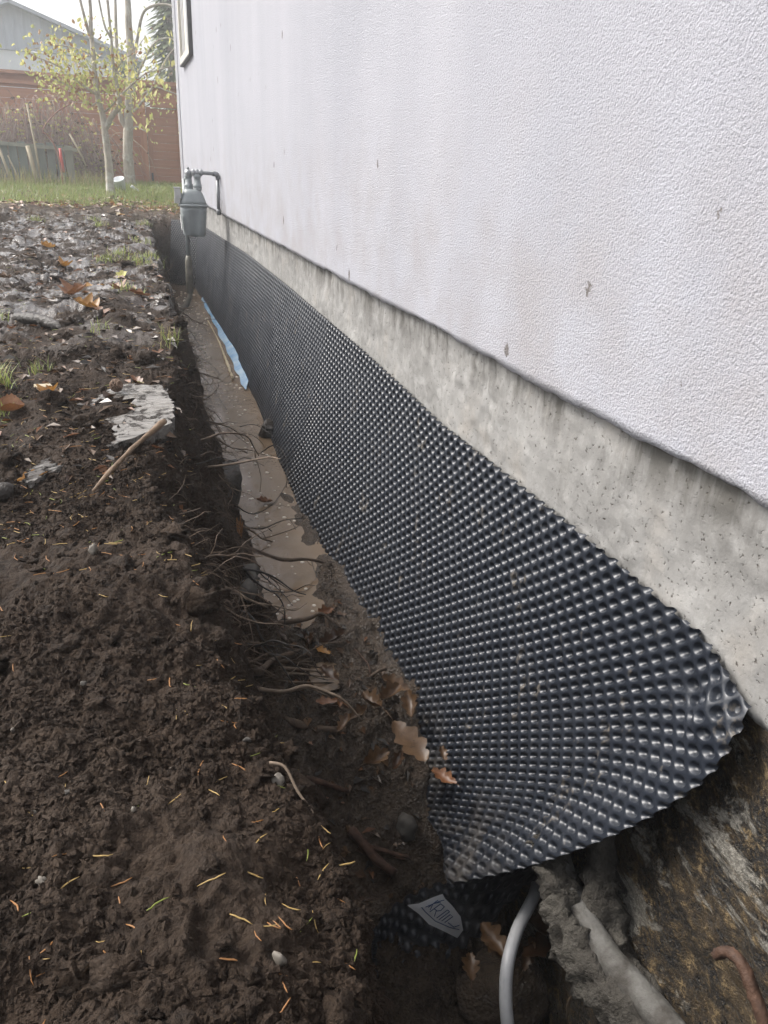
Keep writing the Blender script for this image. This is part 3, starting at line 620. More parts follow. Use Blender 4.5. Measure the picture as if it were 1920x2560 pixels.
b = MB(); b.tube([(-.229, 5.04, -.03), (-.2295, 5.04, -.06), (-.231, 5.035, -.24), (-.232, 5.035, -.25)], [.014, .021, .0225, .016], 14); b.build('riser_sleeve', M['muddy_pipe'], gm)
b = MB(); b.tube(curve_pts([(-.232, 5.035, -.245), (-.236, 5.03, -.275), (-.256, 5.02, -.315), (-.290, 5.005, -.345), (-.330, 4.99, -.375), (-.39, 4.98, -.39)], 6), [.015] * 6 + [.016] * 20 + [.017] * 5, 12, jit=.06); b.build('buried_bend', M['muddy_pipe'], gm)

# ------------------------------------------------------------------ blue film hanging out under the membrane
blu = [(-.052, 6.15), (-.052, 5.7), (-.05, 5.2), (-.054, 4.6), (-.060, 4.1), (-.055, 3.757)]; blo = [(-.070, 6.15), (-.078, 5.45), (-.086, 4.9), (-.098, 4.3), (-.108, 3.846), (-.118, 3.525)]
b = MB(); n = 30; rows = []
for i in range(n + 1):
    t = i / n * 5; k = min(int(t), 4); f = t - k
    a = [blu[k][j] + (blu[k + 1][j] - blu[k][j]) * f for j in (0, 1)]; c = [blo[k][j] + (blo[k + 1][j] - blo[k][j]) * f for j in (0, 1)]
    wv = .005 * math.sin(i * 1.3) + random.uniform(-.003, .003)
    rows.append([(a[0] + .02, a[1], -.43), (a[0] - .006, a[1], -.445), ((a[0] + c[0]) / 2 + wv * .5, (a[1] + c[1]) / 2, -.454 + wv * .6), (c[0] + wv, c[1], -.464)])
for dz in (0, -.0012): b.add([(p[0], p[1], p[2] + dz) for r in rows for p in r], [(i * 4 + j, i * 4 + j + 1, (i + 1) * 4 + j + 1, (i + 1) * 4 + j) for i in range(n) for j in range(3)])
tag(b.build('plastic_film', M['blue']), 'strip of bright blue plastic film sticking out under the dimpled sheet', 'plastic film')
b = MB(); b.tube(curve_pts([(-.108, 5.293, -.466), (-.112, 4.65, -.464), (-.128, 4.182, -.464), (-.145, 3.729, -.462)], 8), [.003] * 8 + [.005] * 8 + [.007] * 9, 6, jit=.3)
tag(b.build('wooden_lath', M['twig_pale']), 'thin pale lath floating in the muddy water beside the blue film', 'lath')

# ------------------------------------------------------------------ timber on the bank
def board(name, poly, th, mat, loc_z, seed, tilt=0.0, ang=.23):
    # weathered board: grain rows cut by an irregular broken outline, with a skirt for its thickness
    cx = sum(p[0] for p in poly) / len(poly); cy = sum(p[1] for p in poly) / len(poly); ca, sa = math.cos(ang), math.sin(ang); R = random.Random(seed)
    q = [((p[0] - cx) * ca + (p[1] - cy) * sa, -(p[0] - cx) * sa + (p[1] - cy) * ca) for p in poly]; lo, hi = min(p[1] for p in q), max(p[1] for p in q); nr, nc = 46, 16; rows = []; g = 0.0
    for r in range(nr):
        v = lo + (hi - lo) * (.012 + .976 * r / (nr - 1)); xs = []
        for i in range(len(q)):
            (x0, y0), (x1, y1) = q[i], q[(i + 1) % len(q)]
            if (y0 - v) * (y1 - v) <= 0 and y0 != y1: xs.append(x0 + (x1 - x0) * (v - y0) / (y1 - y0))
        if len(xs) < 2: xs = [0, .001]
        g = .55 * g + R.uniform(-.0022, .0016); a_, b_ = min(xs) + R.uniform(-.012, .008), max(xs) + R.uniform(-.005, .004)
        row = [(a_ + (b_ - a_) * c / (nc - 1), v) for c in range(nc)]; rows.append([(x * ca - y * sa, x * sa + y * ca, g + .0016 * float(vnoise(np.array(x * 30), np.array(y * 160), np.array(0.), seed)) + tilt * x) for x, y in row])
    mb = MB(); N = nr * nc; vv = [p for r in rows for p in r]; ff = [(r * nc + c, r * nc + c + 1, (r + 1) * nc + c + 1, (r + 1) * nc + c) for r in range(nr - 1) for c in range(nc - 1)]
    per = [c for c in range(nc)] + [r * nc + nc - 1 for r in range(1, nr)] + [(nr - 1) * nc + c for c in range(nc - 2, -1, -1)] + [r * nc for r in range(nr - 2, 0, -1)]
    vv += [(vv[i][0] * .985, vv[i][1] * .985, -th) for i in per]; m_ = len(per); ff += [(per[(k + 1) % m_], per[k], N + k, N + (k + 1) % m_) for k in range(m_)]
    mb.add(vv, ff); return mb.build(name, mat, None, False, loc=(cx, cy, loc_z))
o = board('plank', [(-.664, 1.41), (-.536, 1.519), (-.525, 1.653), (-.545, 1.814), (-.634, 1.848), (-.684, 1.723), (-.716, 1.608), (-.689, 1.473)], .030, M['plank'], .020, 1, .03)
tag(o, 'broad weathered grey plank lying wet at the edge of the ditch', 'plank')
o = board('plank', [(-.789, 1.325), (-.745, 1.409), (-.697, 1.45), (-.675, 1.43), (-.67, 1.391), (-.729, 1.343), (-.78, 1.281)], .03, M['plank'], .012, 2, .04, .6)
tag(o, 'narrow weathered plank half buried beside the orange leaf', 'plank')
b = MB(); b.tube(curve_pts([(-.679, 1.213, .012), (-.637, 1.306, .026), (-.596, 1.387, .036), (-.553, 1.461, .045)], 6), [.002, .003] + [.0042] * 12 + [.005, .0055, .006, .0064, .005], 8, jit=.22)
tag(b.build('stick', M['stick']), 'straight peeled stick lying below the broad grey plank', 'stick')
b = MB(); b.tube(curve_pts([(-.945, 2.69, .02), (-.90, 2.65, .028), (-.85, 2.60, .028), (-.793, 2.531, .014)], 6), [.012] + [.017] * 16 + [.012, .009], 10, jit=.14)
tag(b.build('log', M['log']), 'short dark wet log lying on the muddy bank', 'log')
b = MB(); b.tube(curve_pts([(-.95, 1.285, .000), (-.87, 1.268, .006), (-.80, 1.256, .004)], 6), [.014] * 11 + [.015, .010], 10, jit=.22)
tag(b.build('log', M['log']), 'dark rotten log end at the left edge below the narrow plank', 'log')
b = MB()
for k in range(9):
    zc = -.012 + k * .0032; rr = .011 * math.sin(.5 + k / 9 * 2.5)
    for j in range(7):
        a = j * .9 + k * .4; b.box((math.cos(a) * rr, math.sin(a) * rr, zc), (.007, .007, .0025), Matrix.Rotation(a, 3, 'Z') @ Matrix.Rotation(-.5, 3, 'Y'))
z0, _ = gz(-.642, 1.771)
o = b.build('pine_cone', M['cone'], None, False, loc=(-.642, 1.771, .036)); o.rotation_euler = (1.2, .3, .5); tag(o, 'small brown cone resting on the far end of the broad plank', 'cone')
b = MB(); b.box((0, 0, .006), (.035, .016, .006)); o = b.build('wood_chip', M['twig_pale'], None, False, loc=(-.796, 1.811, gz(-.796, 1.811)[0])); o.rotation_euler = (.2, .1, .4); tag(o, 'small white chip beside an orange leaf on the bank', 'chip')

# ------------------------------------------------------------------ fallen leaves
def leaf_mesh(name, kind, size, curl, mat, seed):
    R = random.Random(seed); mb = MB(); nst = 26; L = size; W = size * (.36 if kind == 'oak' else .50)
    rows = []
    for i in range(nst + 1):
        t = i / nst
        if kind == 'oak': env = math.sin(math.pi * min(1, t ** .8)) ** .6 * (.45 + .75 * t if t < .75 else 1.01 - (t - .75) * .9); lob = .48 + .52 * abs(math.sin(t * math.pi * 3.6 + .35)) ** .7
        elif kind == 'maple': env = math.sin(math.pi * t ** .75) ** .7; lob = .42 + .58 * abs(math.sin(t * math.pi * 2.6 + .5)) ** 1.2
        else: env = math.sin(math.pi * t) ** .8; lob = .97
        rows.append((t, max(.004, env * lob * W * (1 + R.uniform(-.07, .07)))))
    vv = []; tw = R.uniform(-.5, .5)
    for t, w in rows:
        for j in (-1, -.5, 0, .5, 1):
            lo = w if j < 0 else w * (1 + tw * .15); x = (t - .5) * L; y = j * lo
            z = curl * (abs(j) ** 1.5) * w * 1.1 + curl * L * .55 * (t - .5) ** 2 * 1.3 + .03 * L * math.sin(t * 9 + seed) * j + (-.004 * L if j == 0 else 0) + tw * .2 * y * (t - .3)
            vv.append((x, y, z + .002))
    ff = [(i * 5 + j, i * 5 + j + 1, (i + 1) * 5 + j + 1, (i + 1) * 5 + j) for i in range(nst) for j in range(4)]
    mb.add(vv, ff); mb.tube([(-.5 * L, 0, .003 + curl * L * .18), (-.62 * L, .01 * L, .006 + curl * L * .1), (-.78 * L, .03 * L, .004)], L * .008, 4)
    return mb.build(name, mat)
def lay(o, x, y, rz, lift=.002, tilt=0.0, z=None):
    h, n = gz(x, y); h = h if z is None else z
    nn_ = Vector((n.x * .25, n.y * .25, max(n.z, .5))).normalized(); q = Vector((0, 0, 1)).rotation_difference(nn_)
    o.rotation_mode = 'QUATERNION'; o.rotation_quaternion = q @ Quaternion((0, 0, 1), rz) @ Quaternion((0, 1, 0), tilt); o.location = (x, y, h + lift)
BANK = [(-.777, 1.726, .060, 'maple', 'maple', 1.2, 'orange-yellow leaf beside the white chip left of the broad plank'),
        (-.777, 1.318, .062, 'oak', 'maple', .5, 'large curled orange leaf lying on the narrow plank'),
        (-.841, 1.633, .060, 'plain', 'maple_brown', .2, 'reddish brown leaf at the left edge of the bank'),
        (-.655, 1.693, .038, 'plain', 'oak_dark', .9, 'dark brown leaf lying on the broad grey plank'),
        (-.598, 1.917, .055, 'oak', 'maple_brown', 2.2, 'pale brown curled leaf beyond the broad plank'),
        (-.741, 3.618, .12, 'maple', 'maple', .3, 'orange leaf on the wet mud beyond the short wet log'), (-.636, 3.332, .10, 'maple', 'maple_brown', 2.0, 'red-brown leaf on the wet mud right of the pale dry leaf'), (-.787, 3.178, .13, 'maple', 'maple_brown', 1.0, 'red-brown leaf on the wet mud above the short wet log'), (-.741, 2.869, .10, 'maple', 'maple', 2.7, 'orange leaf just right of the near end of the short wet log'),
        (-.558, 3.129, .09, 'maple', 'maple_brown', .1, 'red-brown leaf near the ditch edge opposite the blue film'), (-.618, 3.822, .11, 'oak', 'yellow', 1.3, 'pale yellow leaf lying near the ditch edge beyond the log'), (-1.019, 5.08, .09, 'maple', 'maple', .4, 'orange leaf farthest off on the trampled mud'), (-1.048, 4.327, .10, 'oak', 'oak', .9, 'tan leaf at the far left of the trampled mud'), (-.694, 2.751, .075, 'maple', 'maple_brown', 1.9, 'red-brown leaf between the short wet log and the grass tufts'),
        (-.535, 2.214, .05, 'maple', 'maple_brown', .6, 'red-brown leaf at the ditch edge under the leaning tuft'), (-.887, 4.26, .09, 'maple', 'maple', 1.1, 'orange leaf at mid-distance left of the grass patches'), (-.55, 2.45, .05, 'oak', 'oak_dark', 0, 'dark brown leaf at the ditch edge behind the broad plank'), (-1.089, 3.665, .08, 'maple', 'oak', .2, 'tan leaf at the left edge beyond the short wet log')]
for i, (x, y, s, k, mt, rz, lab) in enumerate(BANK):
    o = leaf_mesh('fallen_leaf', k, s * .88, random.uniform(.4, 1.0), M[mt], i * 3 + 1)
    onp = -.72 < x < -.53 and 1.45 < y < 1.85
    lay(o, x, y, rz, .003, random.uniform(-.25, .1), z=.024 if onp else None); tag(o, lab or ('dry %s leaf fallen on the trampled muddy bank' % {'maple': 'orange', 'maple_brown': 'red-brown', 'oak': 'tan', 'oak_dark': 'dark brown', 'yellow': 'pale yellow'}[mt]), 'leaf', 'leaves on the muddy bank' if lab else '%s leaves fallen on the mud' % mt)
OAKS = [(-0.228, 1.496, 0.075, 'maple_brown', .5, 'orange-brown oak leaf at the near end of the muddy water'), (-0.286, 1.409, 0.060, 'oak_dark', 1.5, 'dark wet oak leaf just below the long stick'), (-0.231, 1.395, 0.085, 'oak_dark', .2, 'largest dark wet leaf, above the little puddle'), (-0.261, 1.371, 0.050, 'maple', 2.5, 'small orange leaf beside the little puddle'),
        (-0.267, 1.283, 0.075, 'oak_dark', 2.0, 'dark wet leaf on the near side of the little puddle'), (-0.145, 1.220, 0.086, 'oak', 2.6, 'tan oak leaf crumpled against the foot of the dimpled sheet'), (-0.170, 1.185, 0.092, 'oak', .6, 'tan oak leaf overlapping the leaf crumpled against the sheet'), (-0.209, 1.168, 0.086, 'oak', 1.9, 'tan oak leaf left of the crumpled pair by the sheet'), (-0.294, 1.196, 0.057, 'maple_brown', 2.9, 'red-brown leaf at the tip of the stubby cut root'),
        (-0.135, 1.149, 0.081, 'oak', 1.3, 'tan oak leaf pressed to the sheet above the big lobed leaf'), (-0.240, 1.146, 0.060, 'oak', .1, 'tan oak leaf in the middle of the ditch floor'), (-0.276, 1.125, 0.057, 'oak', .8, 'small tan leaf beside the short orange-brown root'), (-0.172, 1.050, 0.121, 'oak', -1.2, 'big tan lobed oak leaf flat beside the dimpled sheet'), (-0.251, 1.015, 0.081, 'oak', .4, 'tan leaf between the grey stone and the red-brown roots'),
        (-0.125, 1.001, 0.040, 'oak', 1.5, 'tiny tan leaf between the big lobed leaf and the sheet'), (-0.145, 0.944, 0.069, 'maple_brown', 2.2, 'brown crumpled leaf at the bottom corner of the dimpled sheet'), (-0.212, 1.004, 0.052, 'oak_dark', .9, 'dark curled leaf beside the grey stone'), (-0.342, 1.434, 0.057, 'oak_dark', 2.2, 'dark wet leaf left of the little puddle under the roots'), (-.25, 2.204, .08, 'maple_brown', .3, 'brown leaf caught in twigs over the water')]
for i, (x, y, s, mt, rz, lab) in enumerate(OAKS):
    o = leaf_mesh('oak_leaf', 'oak', s * (.72 if i != 12 else .82), random.uniform(.5, 1.2) if i != 12 else .2, M[mt], i * 5 + 2)
    zz_ = max(gz(x, y)[0], WATER_Z); lay(o, x, y, rz, .004, random.uniform(-.3, .3) if i != 12 else .1, z=zz_); tag(o, lab or 'crumpled %s oak leaf on the ditch floor' % {'oak': 'tan', 'oak_dark': 'dark wet', 'maple_brown': 'red-brown', 'maple': 'orange'}[mt], 'leaf', 'oak leaves in the ditch' if lab else '%s oak leaves in the ditch' % mt)
for i, (x, y, z_, s, mt, rz) in enumerate([(-0.125, 0.74, -0.627, 0.065, 'oak', 1.9), (-0.114, 0.74, -0.647, 0.055, 'oak', 2.2), (-0.162, 0.74, -0.677, 0.05, 'oak', 1.2), (-0.06, 0.74, -0.68, 0.045, 'oak', 0.9), (-0.038, 0.74, -0.672, 0.075, 'oak_dark', 0.3), (0.003, 0.74, -0.738, 0.085, 'oak_dark', 2.0), (0.004, 0.74, -0.698, 0.075, 'oak_dark', 1.1), (-0.031, 0.74, -0.636, 0.085, 'oak_dark', 2.7)]):
    o = leaf_mesh('oak_leaf', 'oak', s, random.uniform(.3, .7), M[mt], i * 11 + 4); lay(o, x, y, rz, 0, random.uniform(-.4, .4), z=z_); tag(o, 'curled %s leaf in the pit beside the grey conduit' % ('tan' if mt == 'oak' else 'dark'), 'leaf', '%s leaves in the pit' % ('tan' if mt == 'oak' else 'dark'))

b = MB(); lump(b, (0, 0, 0), .10, 6.6, (.9, .75, .42), .25, 20, 10, 2.0); o = b.build('soil_mound', M['soil'], None, True, loc=(-.075, .765, -.775)); tag(o, 'dark mound of soil and leaves in the pit behind the grey conduit', 'soil')
# ------------------------------------------------------------------ stones
def stone(x, y, r, seed, mat, label, sq=(1, 1, .7), sink=.3, z=None, group=None):
    b = MB(); lump(b, (0, 0, 0), r, seed, sq, .35, 14, 9); h = gz(x, y)[0] if z is None else z
    o = b.build('stone', mat, None, True, loc=(x, y, h + r * sq[2] * (1 - 2 * sink))); o.rotation_euler = (seed, seed * .3, seed * 1.7) if z is None else (0, 0, seed); tag(o, label, 'stone', group); return o
stone(-.183, 1.006, .025, 1.3, M['stone'], 'grey stone beside the crumpled leaves on the ditch floor', (1, .9, .8))
stone(-.480, .590, .030, 2.1, M['soil'], 'large muddy stone bedded in the bank edge above the ditch', (.75, 1.3, .8), .4)
stone(-.506, .538, .006, 2.7, M['stone_pale'], 'small round pebble above the large muddy stone')
stone(-.378, 2.10, .085, 3.0, M['log'], 'dark flat-faced rock jutting from the ditch wall over the water', (.55, 1.35, .55), .5, z=-.355)
stone(-.410, 1.50, .032, 3.7, M['stone'], 'pointed stone beside the long stick over the puddle', (.7, .8, 1.3), .3)
stone(-.420, 1.40, .026, 4.2, M['stone'], 'rounded stone next to the pointed stone on the ditch wall', (1, .9, .9), .3)
stone(-.675, 1.02, .007, 4.9, M['stone_pale'], 'pale pebble among the needles on the bank', (1.4, 1, .7))
stone(-.54, .352, .006, 5.5, M['stone_pale'], 'pale pebble near the bottom edge of the bank')
for k in range(16):
    x, y = random.uniform(-.85, -.5), random.uniform(.32, 1.6); stone(x, y, random.uniform(.002, .0042), k + 8.3, M['stone'] if k % 3 else M['stone_pale'], 'tiny %s pebble in the dark soil of the bank' % ('grey' if k % 3 else 'pale'), group='%s pebbles in the bank soil' % ('grey' if k % 3 else 'pale'))
b = MB(); b.tube([(-.128, 2.86, -.50), (-.128, 2.86, -.47), (-.122, 2.845, -.42), (-.120, 2.84, -.416)], [.030, .030, .026, .021], 14, jit=.12)
tag(b.build('post_stump', M['log']), 'short cut wooden stump at the foot of the dimpled sheet', 'stump')

# ------------------------------------------------------------------ roots and twigs
def wall_hit(y, z):
    h = bvh.ray_cast(Vector((-.02, y, z)), Vector((-1, 0, 0))); return h[0] if h[0] is not None else Vector((-.4, y, z))
def wander(p, d, n, step, wig, grav, R):
    pts = [Vector(p)]; d = Vector(d).normalized()
    for i in range(n):
        d = (d + Vector((R.uniform(-wig, wig), R.uniform(-wig, wig), R.uniform(-wig, wig) - grav))).normalized(); pts.append(pts[-1] + d * step * R.uniform(.7, 1.3))
    return pts
def root_obj(pts, r0, r1, mat, label, group=None, forks=0, R=random, n=7, name='root', cat='root'):
    b = MB(); P = curve_pts(pts, 4); b.tube(P, [r0 + (r1 - r0) * i / (len(P) - 1) for i in range(len(P))], n, jit=.14)
    for f in range(forks):
        i = R.randint(len(P) // 4, len(P) - 3); d = (P[i + 1] - P[i]).normalized() + Vector((R.uniform(-.9, .9), R.uniform(-.9, .9), R.uniform(-.6, .5)))
        w = wander(P[i], d, R.randint(3, 5), (r0 * 6 + .006), .5, .05, R); rr = r0 * .45; b.tube(curve_pts(w, 3), [rr * (1 - .7 * j / (len(w) * 3)) for j in range((len(w) - 1) * 3 + 1)], 5, jit=.15)
    return tag(b.build(name, mat), label, cat, group)
root_obj([(-.45, 1.462, -.43), (-.40, 1.458, -.428), (-.349, 1.45, -.43), (-.275, 1.458, -.432), (-.241, 1.466, -.428), (-.214, 1.44, -.445)], .0085, .003, M['root'], 'long stick lying across the ditch at the end of the water', None, 2, random, 9, 'stick', 'stick')
root_obj([(-.46, 1.10, -.28), (-.435, 1.13, -.32), (-.384, 1.275, -.40), (-.31, 1.372, -.455)], .008, .004, M['root'], 'thick root reaching towards the little puddle, topmost of its bundle', None, 2, random, 8)
for k, (a, c, d_) in enumerate([((-.42, 1.27, -.40), (-.35, 1.34, -.455), (-.280, 1.355, -.478)), ((-.42, 1.25, -.40), (-.34, 1.32, -.46), (-.258, 1.306, -.475)), ((-.42, 1.22, -.41), (-.35, 1.28, -.465), (-.255, 1.289, -.49)), ((-.42, 1.20, -.41), (-.36, 1.25, -.462), (-.30, 1.275, -.48)), ((-.43, 1.285, -.40), (-.34, 1.345, -.46), (-.272, 1.33, -.478)), ((-.41, 1.24, -.41), (-.33, 1.31, -.468), (-.262, 1.30, -.482))]):
    root_obj([a, c, d_], .0055 - .0004 * k, .0015, M['root_pale'] if k % 2 else M['root'], 'stringy root trailing beside the little puddle', 'stringy roots by the little puddle', 2)
root_obj([(-.29, 1.02, -.62), (-.272, .998, -.635), (-.252, .972, -.655), (-.223, .948, -.675)], .0095, .008, M['root_red'], 'thick red-brown broken root beside the pit, stouter of the two', None, 0, random, 10)
root_obj([(-.262, .990, -.640), (-.223, .976, -.652), (-.187, .965, -.665)], .0045, .0038, M['root_red'], 'short red-brown root branching off above the dark strip', None, 0, random, 8)
root_obj([(-.38, 1.20, -.49), (-.34, 1.192, -.508), (-.30, 1.18, -.515), (-.26, 1.17, -.517)], .0085, .0075, M['root'], 'stubby cut root lying on the ditch floor', None, 0, random, 9)
root_obj([(-.36, 1.085, -.54), (-.326, 1.079, -.555), (-.30, 1.076, -.57), (-.28, 1.073, -.582)], .007, .0045, M['root_red'], 'short orange-brown root poking out of the bank', None, 0, random, 8)
root_obj([(-.513, .545, .004), (-.500, .538, .002), (-.492, .520, -.012), (-.482, .505, -.024), (-.470, .49, -.05)], .0016, .0010, M['root_pale'], 'pale twig draped over the large muddy stone', None, 0, random, 6, 'twig', 'twig')
root_obj([(-.405, 1.80, -.40), (-.385, 1.78, -.385), (-.365, 1.755, -.40), (-.345, 1.72, -.445)], .013, .009, M['root'], 'stout broken root leaning down the ditch wall', None, 2, random, 10)
b = MB(); R_ = random.Random(3)
for k in range(9): 
    a = Vector((-.388 + R_.uniform(-.012, .012), 1.80 + R_.uniform(-.02, .02), -.395)); b.tube([a, a + Vector((R_.uniform(-.004, .008), R_.uniform(-.006, .006), .03)), a + Vector((R_.uniform(-.006, .012), R_.uniform(-.01, .01), R_.uniform(.05, .075)))], [.006, .004, .0008], 5, jit=.2)
tag(b.build('split_root', M['split_wood']), 'splintered orange wood of a broken root in the ditch wall', 'root')
R_ = random.Random(21)
for k in range(64):                                     # roots hanging out of the cut bank
    y = 1.05 + 2.6 * R_.random() ** 1.5 if k < 50 else R_.uniform(3.2, 6.8); z = R_.uniform(-.40, -.06); p = wall_hit(y, z); r = R_.choice([.0014, .0018, .0024, .0032, .0042])
    d = (1, R_.uniform(-.7, .5), R_.uniform(-.5, .35)); w = wander(p + Vector((-.02, 0, 0)), d, R_.randint(3, 6), .018 + r * 5, .45, .10, R_)
    tone = R_.choice(['root', 'root_pale', 'root_dark', 'root_pale', 'root']); root_obj(w, r, r * .35, M[tone], '%s root hanging out of the cut ditch wall' % {'root': 'brown', 'root_pale': 'pale', 'root_dark': 'blackish'}[tone], '%s roots in the ditch wall' % tone, R_.randint(0, 3), R_, 6)
tw = [([(-.42, 3.45, -.38), (-.347, 3.263, -.44), (-.30, 3.10, -.44), (-.27, 2.9, -.45), (-.22, 2.75, -.46)], .004), ([(-.36, 3.9, -.42), (-.30, 3.75, -.44), (-.26, 3.5, -.455), (-.24, 3.2, -.46)], .004), ([(-.38, 2.5, -.38), (-.33, 2.46, -.43), (-.26, 2.55, -.44), (-.2, 2.5, -.455)], .003),
      ([(-.36, 2.06, -.40), (-.30, 2.08, -.445), (-.22, 2.17, -.45), (-.14, 2.35, -.45)], .0034), ([(-.35, 1.95, -.42), (-.29, 1.99, -.452), (-.22, 2.03, -.45), (-.15, 2.02, -.445)], .0042), ([(-.38, 1.72, -.40), (-.33, 1.70, -.45), (-.30, 1.62, -.455), (-.29, 1.55, -.45)], .003),
      ([(-.19, 2.62, -.45), (-.15, 2.55, -.40), (-.13, 2.45, -.42), (-.16, 2.3, -.46)], .0034), ([(-.22, 2.95, -.455), (-.17, 2.85, -.42), (-.12, 2.70, -.43)], .0034), ([(-.34, 5.0, -.38), (-.27, 4.85, -.43), (-.24, 4.5, -.455), (-.22, 4.2, -.46)], .004), ([(-.33, 4.3, -.42), (-.27, 4.15, -.45), (-.22, 4.0, -.455), (-.2, 3.8, -.46)], .0045), ([(-.2, 1.75, -.44), (-.21, 1.66, -.43), (-.20, 1.58, -.445)], .002), ([(-.123, 1.245, -.478), (-.19, 1.27, -.475), (-.258, 1.293, -.485)], .0018)]
for p, r in tw: root_obj(p, r * .62, r * .25, M['root_dark'], 'dark crooked twig trailing in the muddy water', 'dark twigs over the water', 3, R_, 6, 'twig', 'twig')
root_obj([(-.195, 1.345, -.452), (-.191, 1.331, -.452), (-.18, 1.292, -.458), (-.181, 1.27, -.47)], .002, .0016, M['root_red'], 'small reddish twig at the foot of the dimpled sheet', None, 0, R_, 5, 'twig', 'twig')
root_obj([(-.146, 1.272, -.459), (-.165, 1.268, -.462), (-.183, 1.265, -.470)], .004, .003, M['root'], 'short twig stub against the foot of the dimpled sheet', None, 0, R_, 6, 'twig', 'twig')
# matted hair roots: nobody could count them
b = MB(); R_ = random.Random(5)
for k in range(900):
    y = 1.0 + 3.2 * R_.random() ** 1.6; p = wall_hit(y, R_.uniform(-.43, -.03)); w = wander(p + Vector((-.006, 0, 0)), (1, R_.uniform(-1, 1), R_.uniform(-1, .5)), R_.randint(3, 5), R_.uniform(.006, .016), .6, .12, R_); b.tube(w, [.0008] * (len(w) - 1) + [.0004], 3, False)
for k in range(500):
    y = R_.uniform(7.35, 7.62); p = Vector((R_.uniform(-.42, -.12), y - .02, R_.uniform(-.22, .05))); w = wander(p, (R_.uniform(-.4, .6), -1, R_.uniform(-.6, .4)), 4, R_.uniform(.02, .05), .6, .2, R_); b.tube(w, .0017, 3, False)
tag(b.build('hair_roots', M['root']), 'matted fine hair roots in the cut bank', 'roots', kind='stuff')
R_ = random.Random(9)
for k in range(7):
    p = Vector((-.36 + .035 * k, 7.44, R_.uniform(-.05, .06))); root_obj(wander(p, (R_.uniform(-.3, .3), -1, .1), 6, .045, .45, .28, R_), .006, .002, M['root_red'], 'red-brown root dangling from the far end of the ditch', 'roots at the far end of the ditch', 2, R_, 6)

# ------------------------------------------------------------------ loose soil crumbs
oc = np.array([(1, 0, 0), (0, 1, 0), (-1, 0, 0), (0, -1, 0), (0, 0, 1), (0, 0, -1.)]); ocf = np.array([(0, 1, 4), (1, 2, 4), (2, 3, 4), (3, 0, 4), (1, 0, 5), (2, 1, 5), (3, 2, 5), (0, 3, 5)])
def grains(name, N, ymax, pw, s0, s1, sp, label, seed):
    cy_ = .28 + ymax * rng.random(N) ** pw; cx_ = (-.72 - .16 * cy_) + rng.random(N) * (.57 + .16 * cy_)
    keep = fbm(cx_ * 5, cy_ * 5, 0 * cx_, 3, 171) > rng.uniform(-.75, .45, N); cx_, cy_ = cx_[keep], cy_[keep]
    hz_ = np.array([gz(float(x), float(y))[0] for x, y in zip(cx_, cy_)]); k2 = ((hz_ > -.458) | (cy_ < 1.40)) & ~((cx_ > -.70) & (cx_ < -.53) & (cy_ > 1.5) & (cy_ < 1.8) & (rng.random(len(cx_)) < .93)); cx_, cy_, hz_ = cx_[k2], cy_[k2], hz_[k2]; n = len(cx_)
    sz = (s0 + s1 * rng.random(n) ** sp) * (1 + .25 * cy_)
    v = oc[None] * (1 + rng.uniform(-.5, .5, (n, 6, 1))) + rng.uniform(-.35, .35, (n, 6, 3)); v *= (sz[:, None] * np.array([1, 1, .75])[None] * rng.uniform(.7, 1.3, (n, 3)))[:, None, :]
    a = rng.uniform(0, 6.28, n); c, s_ = np.cos(a)[:, None], np.sin(a)[:, None]; v = np.stack([v[..., 0] * c - v[..., 1] * s_, v[..., 0] * s_ + v[..., 1] * c, v[..., 2]], -1); v += np.stack([cx_, cy_, hz_ + sz * .2], -1)[:, None, :]
    return tag(np_mesh(name, v.reshape(-1, 3), (ocf[None] + (np.arange(n) * 6)[:, None, None]).reshape(-1, 3), M['soil'], smooth=False), label, 'soil', kind='stuff')
grains('soil_crumbs', 120000, 1.9, 1.7, .0010, .0030, 2.6, 'fine dark soil crumbs scattered over the bank', 1)

b = MB(); R_ = random.Random(88)
for k in range(260):
    y = .3 + 4.2 * R_.random() ** 1.5; x = R_.uniform(-.66 - .16 * y, float(interp(y, CY, CX)) + .06); r = (.0045 + .012 * R_.random() ** 3) * (1 + .15 * y); h = gz(x, y)[0]
    lump(b, (x, y, h + r * .1), r, k * 1.37, (R_.uniform(.8, 1.3), R_.uniform(.8, 1.3), R_.uniform(.5, .9)), .75, 12, 7, 2.6)
tag(b.build('soil_clods', M['soil']), 'crumbled dark soil clods lying on the bank', 'soil', kind='stuff')

# ------------------------------------------------------------------ conifer needles
def needle_mesh(name, L, bend, r, mat, seed):
    R = random.Random(seed); mb = MB(); pts = []
    for i in range(6):
        t = i / 5 - .5; pts.append((t * L, bend * L * (t * t - .1) + R.uniform(-.02, .02) * L, r * .9 + abs(t) * L * R.uniform(0, .12)))
    mb.tube(pts, [r * .55, r, r, r, r * .8, r * .3], 5); me = mb.build(name, mat); return me
kinds = [('needle_o', 'orange-brown'), ('needle_y', 'straw-yellow'), ('needle_g', 'yellow-green')]; protos = {}
for mt, w_ in kinds:
    protos[mt] = [needle_mesh('needle', random.uniform(.013, .022), random.uniform(-.5, .5), random.uniform(.00050, .00075), M[mt], k) for k in range(5)]
placed = 0; lims = {'needle_o': 120, 'needle_y': 130, 'needle_g': 40}; counts = dict.fromkeys(lims, 0); used = set()
R_ = random.Random(77); tries = 0
ny_ = .29 + 1.6 * rng.random(4000) ** 1.2; nxr = rng.random(4000); xlo = -.68 - .14 * ny_; nx_ = xlo + nxr * (interp(ny_, CY, CX) + .05 - xlo)
